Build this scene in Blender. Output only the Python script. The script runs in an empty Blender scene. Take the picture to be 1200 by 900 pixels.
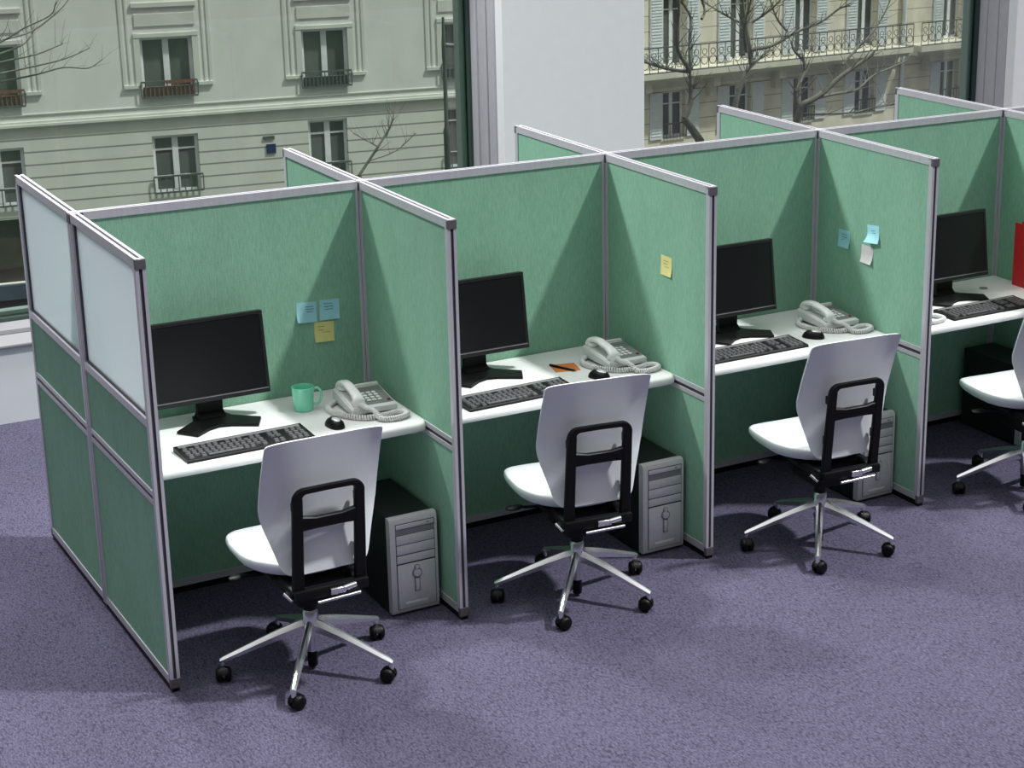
import bpy, bmesh, math, random
from mathutils import Vector, Matrix
random.seed(7)
PI = math.pi
scene = bpy.context.scene
COL = scene.collection
R = math.radians

# ------------------------------------------------------------------ helpers
def srgb(r, g, b):
    def f(c):
        c /= 255.0
        return c / 12.92 if c <= 0.04045 else ((c + 0.055) / 1.055) ** 2.4
    return (f(r), f(g), f(b), 1.0)

def link(o):
    COL.objects.link(o)
    return o

def empty(name, loc=(0, 0, 0), rz=0.0):
    o = bpy.data.objects.new(name, None)
    o.empty_display_size = 0.1
    o.location = loc
    o.rotation_euler = (0, 0, rz)
    return link(o)

def tag(o, label=None, cat=None, group=None, kind=None):
    if label: o['label'] = label
    if cat: o['category'] = cat
    if group: o['group'] = group
    if kind: o['kind'] = kind
    return o

def thing(name, label, cat, loc=(0, 0, 0), rz=0.0, group=None):
    return tag(empty(name, loc, rz), label, cat, group)

def obj(name, bm, mat, parent=None, smooth=None, loc=None, label=None):
    bmesh.ops.recalc_face_normals(bm, faces=bm.faces[:])
    if smooth is not None:
        cs = math.cos(R(smooth))
        for f in bm.faces: f.smooth = True
        for e in bm.edges:
            if len(e.link_faces) == 2:
                a, b = e.link_faces
                e.smooth = a.normal.dot(b.normal) > cs
            else:
                e.smooth = True
    me = bpy.data.meshes.new(name)
    bm.to_mesh(me)
    bm.free()
    me.materials.append(mat)
    o = bpy.data.objects.new(name, me)
    if loc: o.location = loc
    if parent: o.parent = parent
    if label: o['label'] = label
    return link(o)

def struct(name, bm, mat, smooth=None, label=None):
    o = obj(name, bm, mat, None, smooth)
    tag(o, label, None, None, 'structure')
    return o

def copy_tree(o, parent=None):
    c = o.copy()
    COL.objects.link(c)
    c.parent = parent
    for ch in list(o.children):
        copy_tree(ch, c)
    return c

def place(proto, i, name_loc, rz, label):
    o = proto if i == 0 else copy_tree(proto)
    o.location = name_loc
    o.rotation_euler = (0, 0, rz)
    o['label'] = label
    return o

def box(bm, x0, x1, y0, y1, z0, z1, bev=0.0, seg=2):
    vs = [bm.verts.new((x, y, z)) for x in (x0, x1) for y in (y0, y1) for z in (z0, z1)]
    q = [(0, 1, 3, 2), (4, 6, 7, 5), (0, 4, 5, 1), (2, 3, 7, 6), (0, 2, 6, 4), (1, 5, 7, 3)]
    fs = [bm.faces.new([vs[i] for i in k]) for k in q]
    if bev > 0:
        es = list({e for f in fs for e in f.edges})
        bmesh.ops.bevel(bm, geom=es, offset=bev, segments=seg, affect='EDGES', profile=0.5)

def B(*a, **k):
    bm = bmesh.new()
    box(bm, *a, **k)
    return bm

def ring_loft(bm, rings, cap=True, close=True):
    vr = [[bm.verts.new(p) for p in r] for r in rings]
    n = len(vr[0])
    for a, b in zip(vr, vr[1:]):
        for i in range(n if close else n - 1):
            j = (i + 1) % n
            bm.faces.new((a[i], a[j], b[j], b[i]))
    if cap:
        bm.faces.new(list(reversed(vr[0])))
        bm.faces.new(vr[-1])
    return vr

def frames_along(pts):
    pts = [Vector(p) for p in pts]
    T = []
    for i in range(len(pts)):
        a = pts[max(0, i - 1)]; b = pts[min(len(pts) - 1, i + 1)]
        t = (b - a)
        T.append(t.normalized() if t.length > 1e-9 else Vector((0, 0, 1)))
    up = Vector((0, 0, 1)) if abs(T[0].z) < 0.9 else Vector((1, 0, 0))
    n = (up - T[0] * up.dot(T[0])).normalized()
    out = []
    for p, t in zip(pts, T):
        n = (n - t * n.dot(t))
        if n.length < 1e-6:
            n = t.orthogonal()
        n.normalize()
        out.append((p, t, n, t.cross(n)))
    return out

def tube(bm, pts, rad, seg=8):
    fr = frames_along(pts)
    rings = []
    for i, (p, t, n, b) in enumerate(fr):
        r = rad[i] if isinstance(rad, (list, tuple)) else rad
        rings.append([p + (n * math.cos(2 * PI * k / seg) + b * math.sin(2 * PI * k / seg)) * r for k in range(seg)])
    ring_loft(bm, rings)

def lathe(bm, prof, seg=24, c=(0, 0), cap=True):
    rings = [[(c[0] + r * math.cos(2 * PI * k / seg), c[1] + r * math.sin(2 * PI * k / seg), z) for k in range(seg)] for r, z in prof]
    ring_loft(bm, rings, cap)

def prism(bm, poly, z0, z1, bev=0.0):
    b = [bm.verts.new((x, y, z0)) for x, y in poly]
    t = [bm.verts.new((x, y, z1)) for x, y in poly]
    n = len(poly)
    fs = [bm.faces.new(list(reversed(b))), bm.faces.new(t)]
    for i in range(n):
        j = (i + 1) % n
        fs.append(bm.faces.new((b[i], b[j], t[j], t[i])))
    if bev:
        es = list({e for f in fs for e in f.edges})
        bmesh.ops.bevel(bm, geom=es, offset=bev, segments=2, affect='EDGES', profile=0.5)

def smooth_path(pts, n=8):
    P = [Vector(p) for p in pts]
    P = [P[0] * 2 - P[1]] + P + [P[-1] * 2 - P[-2]]
    out = []
    for i in range(1, len(P) - 2):
        p0, p1, p2, p3 = P[i - 1:i + 3]
        for k in range(n):
            t = k / n
            out.append(0.5 * ((2 * p1) + (p2 - p0) * t + (2 * p0 - 5 * p1 + 4 * p2 - p3) * t * t + (3 * p1 - p0 - 3 * p2 + p3) * t ** 3))
    out.append(P[-2])
    return out

# ------------------------------------------------------------------ materials
def mat(name, col, rough=0.5, metal=0.0, spec=0.5, coat=0.0):
    m = bpy.data.materials.new(name)
    m.use_nodes = True
    b = m.node_tree.nodes['Principled BSDF']
    b.inputs['Base Color'].default_value = col
    b.inputs['Roughness'].default_value = rough
    b.inputs['Metallic'].default_value = metal
    b.inputs['Specular IOR Level'].default_value = spec
    b.inputs['Coat Weight'].default_value = coat
    return m

def noisy(m, scale, amount, map_scale=(1, 1, 1), detail=3.0, bump=0.0, bump_dist=0.001, rough_amt=0.0):
    """object-space noise that varies the base colour (and optionally the relief)"""
    nt = m.node_tree; N = nt.nodes; L = nt.links
    b = N['Principled BSDF']
    base = tuple(b.inputs['Base Color'].default_value)
    tc = N.new('ShaderNodeTexCoord'); mp = N.new('ShaderNodeMapping'); no = N.new('ShaderNodeTexNoise')
    mp.inputs['Scale'].default_value = map_scale
    no.inputs['Scale'].default_value = scale
    no.inputs['Detail'].default_value = detail
    L.new(tc.outputs['Object'], mp.inputs['Vector']); L.new(mp.outputs['Vector'], no.inputs['Vector'])
    cr = N.new('ShaderNodeValToRGB')
    cr.color_ramp.elements[0].position = 0.3; cr.color_ramp.elements[1].position = 0.7
    cr.color_ramp.elements[0].color = tuple(c * (1 - amount) for c in base[:3]) + (1,)
    cr.color_ramp.elements[1].color = tuple(min(1, c * (1 + amount)) for c in base[:3]) + (1,)
    L.new(no.outputs['Fac'], cr.inputs['Fac'])
    L.new(cr.outputs['Color'], b.inputs['Base Color'])
    if bump:
        bp = N.new('ShaderNodeBump'); bp.inputs['Strength'].default_value = bump; bp.inputs['Distance'].default_value = bump_dist
        L.new(no.outputs['Fac'], bp.inputs['Height']); L.new(bp.outputs['Normal'], b.inputs['Normal'])
    return m

M = {}
M['alu'] = noisy(mat('brushed_aluminium', srgb(206, 205, 212), 0.42, 0.35), 60, 0.05, (1, 1, 0.05))
M['groove'] = noisy(mat('dark_groove', srgb(58, 55, 66), 0.6), 40, 0.1)
M['cap'] = noisy(mat('charcoal_plastic', srgb(96, 92, 98), 0.5), 60, 0.08)
M['black'] = noisy(mat('black_plastic', srgb(11, 11, 12), 0.45, 0, 0.25), 90, 0.12)
M['screen'] = noisy(mat('dark_screen', srgb(17, 17, 18), 0.35, 0, 0.35), 400, 0.06)
M['bezel'] = noisy(mat('bezel_plastic', srgb(26, 26, 27), 0.38), 80, 0.1)
M['laminate'] = noisy(mat('white_laminate', srgb(238, 240, 238), 0.35, 0, 0.4), 30, 0.015)
M['leather'] = noisy(mat('white_leather', srgb(234, 240, 242), 0.5, 0, 0.35), 240, 0.02, bump=0.12, bump_dist=0.0004)
M['chrome'] = noisy(mat('chrome', srgb(236, 236, 240), 0.22, 0.92), 20, 0.02)
M['silver'] = noisy(mat('silver_plastic', srgb(214, 214, 216), 0.35, 0.2), 120, 0.05)
M['silver_dark'] = noisy(mat('silver_plastic_dark', srgb(138, 138, 140), 0.4, 0.2), 120, 0.05)
M['case'] = noisy(mat('black_steel_case', srgb(38, 42, 42), 0.42, 0.2), 100, 0.06)
M['phone'] = noisy(mat('pale_grey_plastic', srgb(232, 233, 231), 0.4), 60, 0.03)
M['phone_white'] = noisy(mat('white_plastic', srgb(250, 250, 248), 0.35), 60, 0.02)
M['phone_dark'] = noisy(mat('grey_plastic', srgb(126, 132, 130), 0.5), 60, 0.05)
M['strip_grey'] = noisy(mat('grey_silver_plastic', srgb(128, 130, 130), 0.3, 0.1), 60, 0.05)
M['strip'] = noisy(mat('bright_silver_plastic', srgb(214, 216, 216), 0.3, 0.1), 60, 0.05)
M['key'] = noisy(mat('key_plastic', srgb(98, 98, 100), 0.28), 60, 0.1)
M['mug'] = noisy(mat('jade_glaze', srgb(126, 232, 194), 0.10, 0, 0.7, 0.5), 25, 0.04)
M['note_blue'] = noisy(mat('blue_paper', srgb(156, 212, 222), 0.7), 30, 0.04)
M['note_yellow'] = noisy(mat('yellow_paper', srgb(228, 222, 148), 0.7), 30, 0.04)
M['note_cyan'] = noisy(mat('bright_blue_paper', srgb(172, 232, 244), 0.7), 30, 0.04)
M['note_white'] = noisy(mat('pale_paper', srgb(214, 212, 212), 0.7), 30, 0.03)
M['note_orange'] = noisy(mat('orange_paper', srgb(226, 132, 66), 0.7), 30, 0.04)
M['ink'] = noisy(mat('ink', srgb(70, 92, 104), 0.7), 30, 0.1)
M['red'] = noisy(mat('red_board', srgb(206, 28, 34), 0.4), 40, 0.06)
M['paint'] = noisy(mat('white_wall_paint_lit', srgb(246, 248, 249), 0.6, 0, 0.3), 14, 0.012, bump=0.03)
M['paint_dim'] = noisy(mat('white_wall_paint_dim', srgb(222, 225, 229), 0.6, 0, 0.3), 14, 0.012, bump=0.03)  # same white paint as the pillars, darkened for the weaker light down here
M['sill'] = noisy(mat('pale_grey_sill', srgb(158, 159, 162), 0.5, 0, 0.3), 14, 0.012)
M['winframe'] = noisy(mat('painted_window_frame', srgb(196, 196, 202), 0.35, 0.1), 20, 0.03)
M['gasket'] = noisy(mat('dark_gasket', srgb(58, 74, 70), 0.5), 20, 0.08)
M['outframe'] = noisy(mat('outer_frame_green_grey', srgb(186, 212, 204), 0.45), 20, 0.05)

def fabric():
    m = mat('green_panel_fabric', srgb(134, 182, 158), 0.9, 0, 0.15)
    nt = m.node_tree; N = nt.nodes; L = nt.links; b = N['Principled BSDF']
    tc = N.new('ShaderNodeTexCoord')
    def noise(ms, sc, det):
        mp = N.new('ShaderNodeMapping'); mp.inputs['Scale'].default_value = ms
        n = N.new('ShaderNodeTexNoise'); n.inputs['Scale'].default_value = sc; n.inputs['Detail'].default_value = det
        L.new(tc.outputs['Object'], mp.inputs['Vector']); L.new(mp.outputs['Vector'], n.inputs['Vector'])
        return n
    a = noise((1, 1, 0.13), 210, 3)     # vertical threads
    c = noise((1, 1, 1), 230, 2)        # weave grain
    d = noise((1, 1, 0.5), 7, 2)        # slow variation
    mx = N.new('ShaderNodeMath'); mx.operation = 'ADD'
    L.new(a.outputs['Fac'], mx.inputs[0]); L.new(c.outputs['Fac'], mx.inputs[1])
    m2 = N.new('ShaderNodeMath'); m2.operation = 'MULTIPLY_ADD'
    L.new(d.outputs['Fac'], m2.inputs[0]); m2.inputs[1].default_value = 0.35; L.new(mx.outputs[0], m2.inputs[2])
    cr = N.new('ShaderNodeValToRGB')
    mr = N.new('ShaderNodeMapRange'); mr.inputs[1].default_value = 0.75; mr.inputs[2].default_value = 1.6
    L.new(m2.outputs[0], mr.inputs[0]); L.new(mr.outputs[0], cr.inputs['Fac'])
    cr.color_ramp.elements[0].color = srgb(118, 163, 139)
    cr.color_ramp.elements[1].color = srgb(153, 199, 174)
    L.new(cr.outputs['Color'], b.inputs['Base Color'])
    bp = N.new('ShaderNodeBump'); bp.inputs['Strength'].default_value = 0.25; bp.inputs['Distance'].default_value = 0.001
    L.new(mx.outputs[0], bp.inputs['Height']); L.new(bp.outputs['Normal'], b.inputs['Normal'])
    return m
M['fabric'] = fabric()

def carpet():
    m = mat('violet_loop_carpet', srgb(100, 92, 128), 0.95, 0, 0.1)
    nt = m.node_tree; N = nt.nodes; L = nt.links; b = N['Principled BSDF']
    tc = N.new('ShaderNodeTexCoord')
    mp = N.new('ShaderNodeMapping'); mp.inputs['Rotation'].default_value = (0, 0, R(32)); mp.inputs['Scale'].default_value = (1.5, 0.6, 1)
    L.new(tc.outputs['Object'], mp.inputs['Vector'])
    v = N.new('ShaderNodeTexVoronoi'); v.inputs['Scale'].default_value = 105
    L.new(mp.outputs['Vector'], v.inputs['Vector'])
    n = N.new('ShaderNodeTexNoise'); n.inputs['Scale'].default_value = 110; n.inputs['Detail'].default_value = 3
    L.new(mp.outputs['Vector'], n.inputs['Vector'])
    s = N.new('ShaderNodeTexNoise'); s.inputs['Scale'].default_value = 2.2; s.inputs['Detail'].default_value = 4
    L.new(tc.outputs['Object'], s.inputs['Vector'])
    a1 = N.new('ShaderNodeMath'); a1.operation = 'MULTIPLY_ADD'
    L.new(v.outputs['Distance'], a1.inputs[0]); a1.inputs[1].default_value = -0.55; L.new(n.outputs['Fac'], a1.inputs[2])
    a2 = N.new('ShaderNodeMath'); a2.operation = 'MULTIPLY_ADD'
    L.new(s.outputs['Fac'], a2.inputs[0]); a2.inputs[1].default_value = 0.22; L.new(a1.outputs[0], a2.inputs[2])
    mr = N.new('ShaderNodeMapRange'); mr.inputs[1].default_value = 0.02; mr.inputs[2].default_value = 0.75
    L.new(a2.outputs[0], mr.inputs[0])
    cr = N.new('ShaderNodeValToRGB')
    cr.color_ramp.elements[0].color = srgb(60, 57, 76)
    cr.color_ramp.elements[1].color = srgb(107, 103, 125)
    L.new(mr.outputs[0], cr.inputs['Fac']); L.new(cr.outputs['Color'], b.inputs['Base Color'])
    bp = N.new('ShaderNodeBump'); bp.inputs['Strength'].default_value = 0.5; bp.inputs['Distance'].default_value = 0.003
    L.new(a1.outputs[0], bp.inputs['Height']); L.new(bp.outputs['Normal'], b.inputs['Normal'])
    return m
M['carpet'] = carpet()

def clear_glass():
    m = bpy.data.materials.new('green_tinted_window_glass'); m.use_nodes = True
    nt = m.node_tree; N = nt.nodes; L = nt.links
    for n in list(N):
        if n.type != 'OUTPUT_MATERIAL': N.remove(n)
    out = [n for n in N if n.type == 'OUTPUT_MATERIAL'][0]
    t = N.new('ShaderNodeBsdfTransparent')
    tc = N.new('ShaderNodeTexCoord'); no = N.new('ShaderNodeTexNoise'); no.inputs['Scale'].default_value = 0.6
    L.new(tc.outputs['Object'], no.inputs['Vector'])
    cr = N.new('ShaderNodeValToRGB')
    cr.color_ramp.elements[0].color = (0.92, 0.965, 0.925, 1); cr.color_ramp.elements[1].color = (0.94, 0.98, 0.945, 1)
    L.new(no.outputs['Fac'], cr.inputs['Fac']); L.new(cr.outputs['Color'], t.inputs['Color'])
    g = N.new('ShaderNodeBsdfGlossy'); g.inputs['Roughness'].default_value = 0.02
    fr = N.new('ShaderNodeFresnel'); fr.inputs['IOR'].default_value = 1.45
    mx = N.new('ShaderNodeMixShader')
    L.new(fr.outputs[0], mx.inputs[0]); L.new(t.outputs[0], mx.inputs[1]); L.new(g.outputs[0], mx.inputs[2])
    L.new(mx.outputs[0], out.inputs['Surface'])
    return m
M['glass'] = clear_glass()

def frosted():
    m = bpy.data.materials.new('frosted_panel_glass'); m.use_nodes = True
    nt = m.node_tree; N = nt.nodes; L = nt.links
    for n in list(N):
        if n.type != 'OUTPUT_MATERIAL': N.remove(n)
    out = [n for n in N if n.type == 'OUTPUT_MATERIAL'][0]
    tc = N.new('ShaderNodeTexCoord'); no = N.new('ShaderNodeTexNoise'); no.inputs['Scale'].default_value = 300
    L.new(tc.outputs['Object'], no.inputs['Vector'])
    cr = N.new('ShaderNodeValToRGB')
    cr.color_ramp.elements[0].color = srgb(232, 236, 240); cr.color_ramp.elements[1].color = srgb(242, 246, 250)
    L.new(no.outputs['Fac'], cr.inputs['Fac'])
    d = N.new('ShaderNodeBsdfDiffuse'); tr = N.new('ShaderNodeBsdfTranslucent'); tp = N.new('ShaderNodeBsdfTransparent')
    tp.inputs['Color'].default_value = srgb(226, 236, 238)
    for x in (d, tr): L.new(cr.outputs['Color'], x.inputs['Color'])
    m1 = N.new('ShaderNodeMixShader'); m1.inputs[0].default_value = 0.75
    L.new(d.outputs[0], m1.inputs[1]); L.new(tr.outputs[0], m1.inputs[2])
    m2 = N.new('ShaderNodeMixShader'); m2.inputs[0].default_value = 0.25
    L.new(m1.outputs[0], m2.inputs[1]); L.new(tp.outputs[0], m2.inputs[2])
    gl = N.new('ShaderNodeBsdfGlossy'); gl.inputs['Roughness'].default_value = 0.25
    m3 = N.new('ShaderNodeMixShader'); m3.inputs[0].default_value = 0.04
    L.new(m2.outputs[0], m3.inputs[1]); L.new(gl.outputs[0], m3.inputs[2])
    L.new(m3.outputs[0], out.inputs['Surface'])
    return m
M['frosted'] = frosted()

# ------------------------------------------------------------------ sizes
W = 1.1465        # bay width
H = 1.60          # partition height
DF = 0.845        # front partition length
DB = 0.832        # rear partition length
DZ = 0.75         # desk top

# ------------------------------------------------------------------ camera
cam_d = bpy.data.cameras.new('camera')
cam = bpy.data.objects.new('camera', cam_d)
link(cam)
yaw, pitch, roll = 0.5573, -0.299, 0.0022
fwd = Vector((math.sin(yaw) * math.cos(pitch), math.cos(yaw) * math.cos(pitch), math.sin(pitch)))
rt = Vector((math.cos(yaw), -math.sin(yaw), 0)); upv = rt.cross(fwd)
r2 = rt * math.cos(roll) + upv * math.sin(roll); u2 = -rt * math.sin(roll) + upv * math.cos(roll)
mw = Matrix((r2, u2, -fwd)).transposed().to_4x4()
mw.translation = Vector((-1.0184 * 1.6, -4.2248 * 1.6, 1.9125 * 1.6))
cam.matrix_world = mw
cam_d.sensor_fit = 'HORIZONTAL'; cam_d.sensor_width = 36.0
cam_d.lens = 2125.66 / 1200 * 36
cam_d.shift_x = (600 - 776.51) / 1200
cam_d.shift_y = (423.2 - 450) / 1200
cam_d.clip_end = 400
scene.camera = cam

# ------------------------------------------------------------------ setting
struct('floor', B(-9, 15, -10, 2.5, -0.05, 0.0), M['carpet'], label='violet loop-pile office carpet')
# low wall under the windows
bm = bmesh.new()
box(bm, -9, 15, 2.5, 2.95, -0.05, 0.40, 0.004)
struct('wall_back', bm, M['paint_dim'], label='low white wall below the windows')
bm = bmesh.new()
box(bm, -9, 15, 2.485, 2.70, 0.40, 0.418, 0.005)
box(bm, -9, 15, 2.68, 2.95, 0.418, 0.445, 0.004)
struct('trim_1', bm, M['sill'], label='stepped white window sill')
GY = 2.86
P0X, P1X, P2X, PW = -0.83, 3.065, 6.955, 0.945   # pillars
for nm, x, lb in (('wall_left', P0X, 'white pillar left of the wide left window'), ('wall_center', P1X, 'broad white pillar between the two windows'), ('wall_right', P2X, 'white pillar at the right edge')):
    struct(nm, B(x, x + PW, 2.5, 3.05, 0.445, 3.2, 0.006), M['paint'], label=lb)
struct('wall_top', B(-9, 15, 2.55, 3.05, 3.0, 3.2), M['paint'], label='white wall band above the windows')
def window(n, x0, x1, lb):
    root = empty('window_%d' % n, ((x0 + x1) / 2, GY, 0.445))
    tag(root, lb, None, None, 'structure')
    hx = (x1 - x0) / 2; zt = 3.0 - 0.445
    bm = bmesh.new()      # light inner profiles beside the reveal
    for s in (-1, 1):
        a, b = sorted((s * hx, s * (hx - 0.012)))
        box(bm, a, b, -0.28, 0.03, 0, zt, 0.002)
        a, b = sorted((s * (hx - 0.012), s * (hx - 0.024)))
        box(bm, a, b, -0.20, -0.10, 0, zt, 0.003)
        a, b = sorted((s * (hx - 0.012), s * (hx - 0.036)))
        box(bm, a, b, -0.10, 0.02, 0, zt, 0.003)
    obj('window_frame', bm, M['winframe'], root, 40)
    bm = bmesh.new()
    for s in (-1, 1):
        a, b = sorted((s * (hx - 0.036), s * (hx - 0.054)))
        box(bm, a, b, -0.03, 0.05, 0, zt, 0.002)
    box(bm, -hx + 0.05, hx - 0.05, -0.03, 0.05, 0.0, 0.022, 0.002)
    obj('gasket', bm, M['gasket'], root)
    bm = bmesh.new()
    for s in (-1, 1):
        a, b = sorted((s * (hx - 0.03), s * (hx - 0.088)))
        box(bm, a, b, 0.02, 0.09, 0, zt, 0.003)
    box(bm, -hx + 0.085, hx - 0.085, 0.03, 0.09, 0.0, 0.045, 0.003)
    obj('outer_frame', bm, M['outframe'], root)
    obj('glass_pane', B(-hx + 0.045, hx - 0.045, 0.0, 0.008, 0.012, zt), M['glass'], root)
window(1, P0X + PW, P1X, 'wide left window with green-tinted glass')
window(2, P1X + PW, P2X, 'right window with green-tinted glass')

# ------------------------------------------------------------------ partitions
def partition_parts(root, L, glass=False, free=True):
    y0 = 0.0225
    t = 0.0175
    al = bmesh.new(); gr = bmesh.new()
    e = L if free else L - 0.0225
    def stile(a, b, lip):
        if lip:
            box(al, -t, t, a, b - 0.006, 0.028, H - 0.002)
            box(al, -t, -0.006, b - 0.006, b, 0.028, H - 0.002)
            box(al, 0.006, t, b - 0.006, b, 0.028, H - 0.002)
            box(gr, -0.006, 0.006, b - 0.0058, b - 0.0035, 0.028, H - 0.03)
        else:
            box(al, -t, t, a, b, 0.028, H - 0.002)
    ew = 0.026 if free else 0.011
    stile(y0, y0 + 0.011, False)
    stile(e - ew, e, free)
    a, b = y0 + 0.011, e - ew
    box(al, -t, t, a, b, 1.568, H - 0.010)
    for sx in (-1, 1):
        p, q = sorted((sx * 0.0055, sx * t))
        box(al, p, q, y0, e, H - 0.010, H)
    box(gr, -0.0055, 0.0055, y0, e - 0.004, H - 0.0099, H - 0.006)
    box(al, -t, t, a, b, 0.028, 0.058)
    td = 0.0 if glass else -0.0165
    box(al, -t, t, a, b, 0.712 + td, 0.729 + td); box(al, -t, t, a, b, 0.745 + td, 0.764 + td)
    box(gr, -0.0125, 0.0125, a, b, 0.729 + td, 0.745 + td)
    obj('frame', al, M['alu'], root)
    fab = bmesh.new()
    box(fab, -0.013, 0.013, a, b, 0.058, 0.712 + td)
    obj('fabric_panel', fab, M['fabric'], root, label='lower green fabric panel')
    if glass:
        al2 = bmesh.new(); box(al2, -t, t, a, b, 1.0, 1.03)
        obj('glass_rail', al2, M['alu'], root)
        obj('fabric_panel', B(-0.013, 0.013, a, b, 0.764, 1.0), M['fabric'], root, label='short middle green fabric panel')
        obj('glass_pane', B(-0.003, 0.003, a, b, 1.03, 1.568), M['frosted'], root, label='frosted glass pane')
        g2 = bmesh.new()
        for sx in (-1, 1):
            p, q = sorted((sx * 0.0032, sx * 0.009))
            box(g2, p, q, a, a + 0.012, 1.03, 1.568); box(g2, p, q, b - 0.012, b, 1.03, 1.568)
            box(g2, p, q, a + 0.012, b - 0.012, 1.03, 1.038)
        obj('gasket', g2, M['groove'], root)
    else:
        obj('fabric_panel', B(-0.013, 0.013, a, b, 0.764 + td, 1.568), M['fabric'], root, label='upper green fabric panel')
    obj('groove_shade_strip', gr, M['groove'], root)  # dark strips added to colour in the shade deep in the grooves
    obj('foot', B(-0.013, 0.013, y0 + 0.004, e - (0.0 if free else 0.004), 0.0, 0.028), M['black'], root)
    if free:
        cp = bmesh.new()
        box(cp, -0.0185, 0.0185, e - 0.012, e + 0.0025, H - 0.036, H - 0.003, 0.001)
        box(cp, -0.0185, 0.0185, e - 0.016, e + 0.002, 0.014, 0.05, 0.001)
        obj('end_cap', cp, M['cap'], root)

def partition(label, loc, rz, L, glass=False, free=True, group=None, proto=None):
    if proto is None:
        root = thing('partition_panel', label, 'partition', loc, rz, group)
        partition_parts(root, L, glass, free)
        return root
    o = copy_tree(proto)
    o.location = loc; o.rotation_euler = (0, 0, rz); o['label'] = label
    if group: o['group'] = group
    return o

GF = 'green side partitions between the desks'
GRR = 'green partitions on the window side'
GS = 'green back panels of the desk row'
pf_glass = partition('end partition half at the far left, frosted glass on top, nearer the camera', (0, 0, 0), PI, DF, True, True, 'glass-topped end partitions')
pr_glass = partition('end partition half at the far left, frosted glass on top, nearer the window', (0, 0, 0), 0, DB, True, True, 'glass-topped end partitions')
pf = partition('green side partition between the mug desk and the orange-note desk', (W, 0, 0), PI, DF, group=GF)
partition('green side partition with one yellow note on it', (2 * W, 0, 0), PI, DF, group=GF, proto=pf)
partition('green side partition with two blue notes and one white note', (3 * W, 0, 0), PI, DF, group=GF, proto=pf)
partition('green side partition at the right edge behind the red binder', (4 * W, 0, 0), PI, DF, group=GF, proto=pf)
pr = partition('green window-side partition end rising behind the panel above the mug desk', (W, 0, 0), 0, DB, group=GRR)
partition('green window-side partition end in front of the broad white pillar', (2 * W, 0, 0), 0, DB, group=GRR, proto=pr)
partition('green window-side partition end below the bare tree in the right window', (3 * W, 0, 0), 0, DB, group=GRR, proto=pr)
partition('green window-side partition end furthest right, near the right window frame', (4 * W, 0, 0), 0, DB, group=GRR, proto=pr)
ps = partition('green back panel behind the mug desk, with three sticky notes', (0, 0, 0), -PI / 2, W, False, False, GS)
partition('green back panel behind the desk with the orange note', (W, 0, 0), -PI / 2, W, group=GS, proto=ps)
partition('green back panel behind the third desk from the left', (2 * W, 0, 0), -PI / 2, W, group=GS, proto=ps)
partition('green back panel behind the desk with the red binder', (3 * W, 0, 0), -PI / 2, W, group=GS, proto=ps)
partition('green back panel cut off at the right edge, only its top corner showing', (4 * W, 0, 0), -PI / 2, W, group=GS, proto=ps)

# connector posts where panels meet
post = thing('connector_post', '', 'post', (0, 0, 0), 0, 'posts where the panels meet')
bm = bmesh.new()
for sx in (-1, 1):
    for sy in (-1, 1):
        xs = sorted((sx * 0.0045, sx * 0.0195)); ys = sorted((sy * 0.0045, sy * 0.0195))
        box(bm, xs[0], xs[1], ys[0], ys[1], 0.02, H - 0.04, 0.002)
obj('pole', bm, M['alu'], post, 40)
obj('core', B(-0.014, 0.014, -0.014, 0.014, 0.0, H - 0.03), M['groove'], post)
obj('cap', B(-0.02, 0.02, -0.02, 0.02, H - 0.04, H - 0.006, 0.0015), M['cap'], post)
obj('cap_plate', B(-0.0195, 0.0195, -0.0195, 0.0195, H - 0.006, H + 0.001), M['alu'], post)
for i, lb in enumerate(('aluminium post joining the glass-topped end partitions', 'aluminium post in the back right corner of the mug desk', 'aluminium post in the back corner behind the phone of the orange-note desk', 'aluminium post in the back right corner of the third desk', 'aluminium post behind the red binder at the right edge')):
    place(post, i, (i * W, 0, 0), 0, lb)

# ------------------------------------------------------------------ desks
desk_names = ('white desk top with the green mug on it', 'white desk top with the orange note and pen', 'white desk top third from the left, left of the blue and white notes', 'white desk top with the red binder, cut by the right edge')
desk = thing('desk', '', 'desk', (0, 0, 0), 0, 'white desks in the cubicle row')
x0, x1, yf, yb = 0.0195, W - 0.0195, -0.615, -0.0205
prof = [(yb, DZ), (yf + 0.02, DZ), (yf + 0.008, DZ - 0.003), (yf + 0.002, DZ - 0.010), (yf, DZ - 0.018), (yf + 0.002, DZ - 0.027), (yf + 0.008, DZ - 0.034), (yf + 0.02, DZ - 0.037), (yb, DZ - 0.037)]
bm = bmesh.new()
def cornered(x, yy):          # rounded front corner on the right
    return x
ring = []
for xx, pull in ((x0, 0), (x1 - 0.04, 0), (x1 - 0.02, 0.004), (x1 - 0.007, 0.013), (x1, 0.03)):
    ring.append([(xx, y + (pull if y < -0.5 else 0), z) for y, z in prof])
ring_loft(bm, ring)
obj('desk_top', bm, M['laminate'], desk, 50)
for xx in (x0 + 0.002, x1 - 0.032):
    bm = bmesh.new()
    box(bm, xx, xx + 0.03, -0.52, -0.08, DZ - 0.0425, DZ - 0.037, 0.001)
    box(bm, xx, xx + 0.03, -0.505, -0.485, DZ - 0.075, DZ - 0.0425, 0.001)
    obj('bracket', bm, M['alu'], desk)
for i, lb in enumerate(desk_names):
    place(desk, i, (i * W, 0, 0), 0, lb)
gm = bmesh.new()
lathe(gm, [(0.022, 0.0), (0.022, 0.003), (0.018, 0.004), (0.014, 0.002), (0.012, 0.001)], 20)
tag(obj('cable_grommet', gm, M['phone_dark'], None, 40, (4.345, -0.19, DZ)), 'small grey cable ring on the desk behind the rightmost keyboard', 'grommet')

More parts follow.
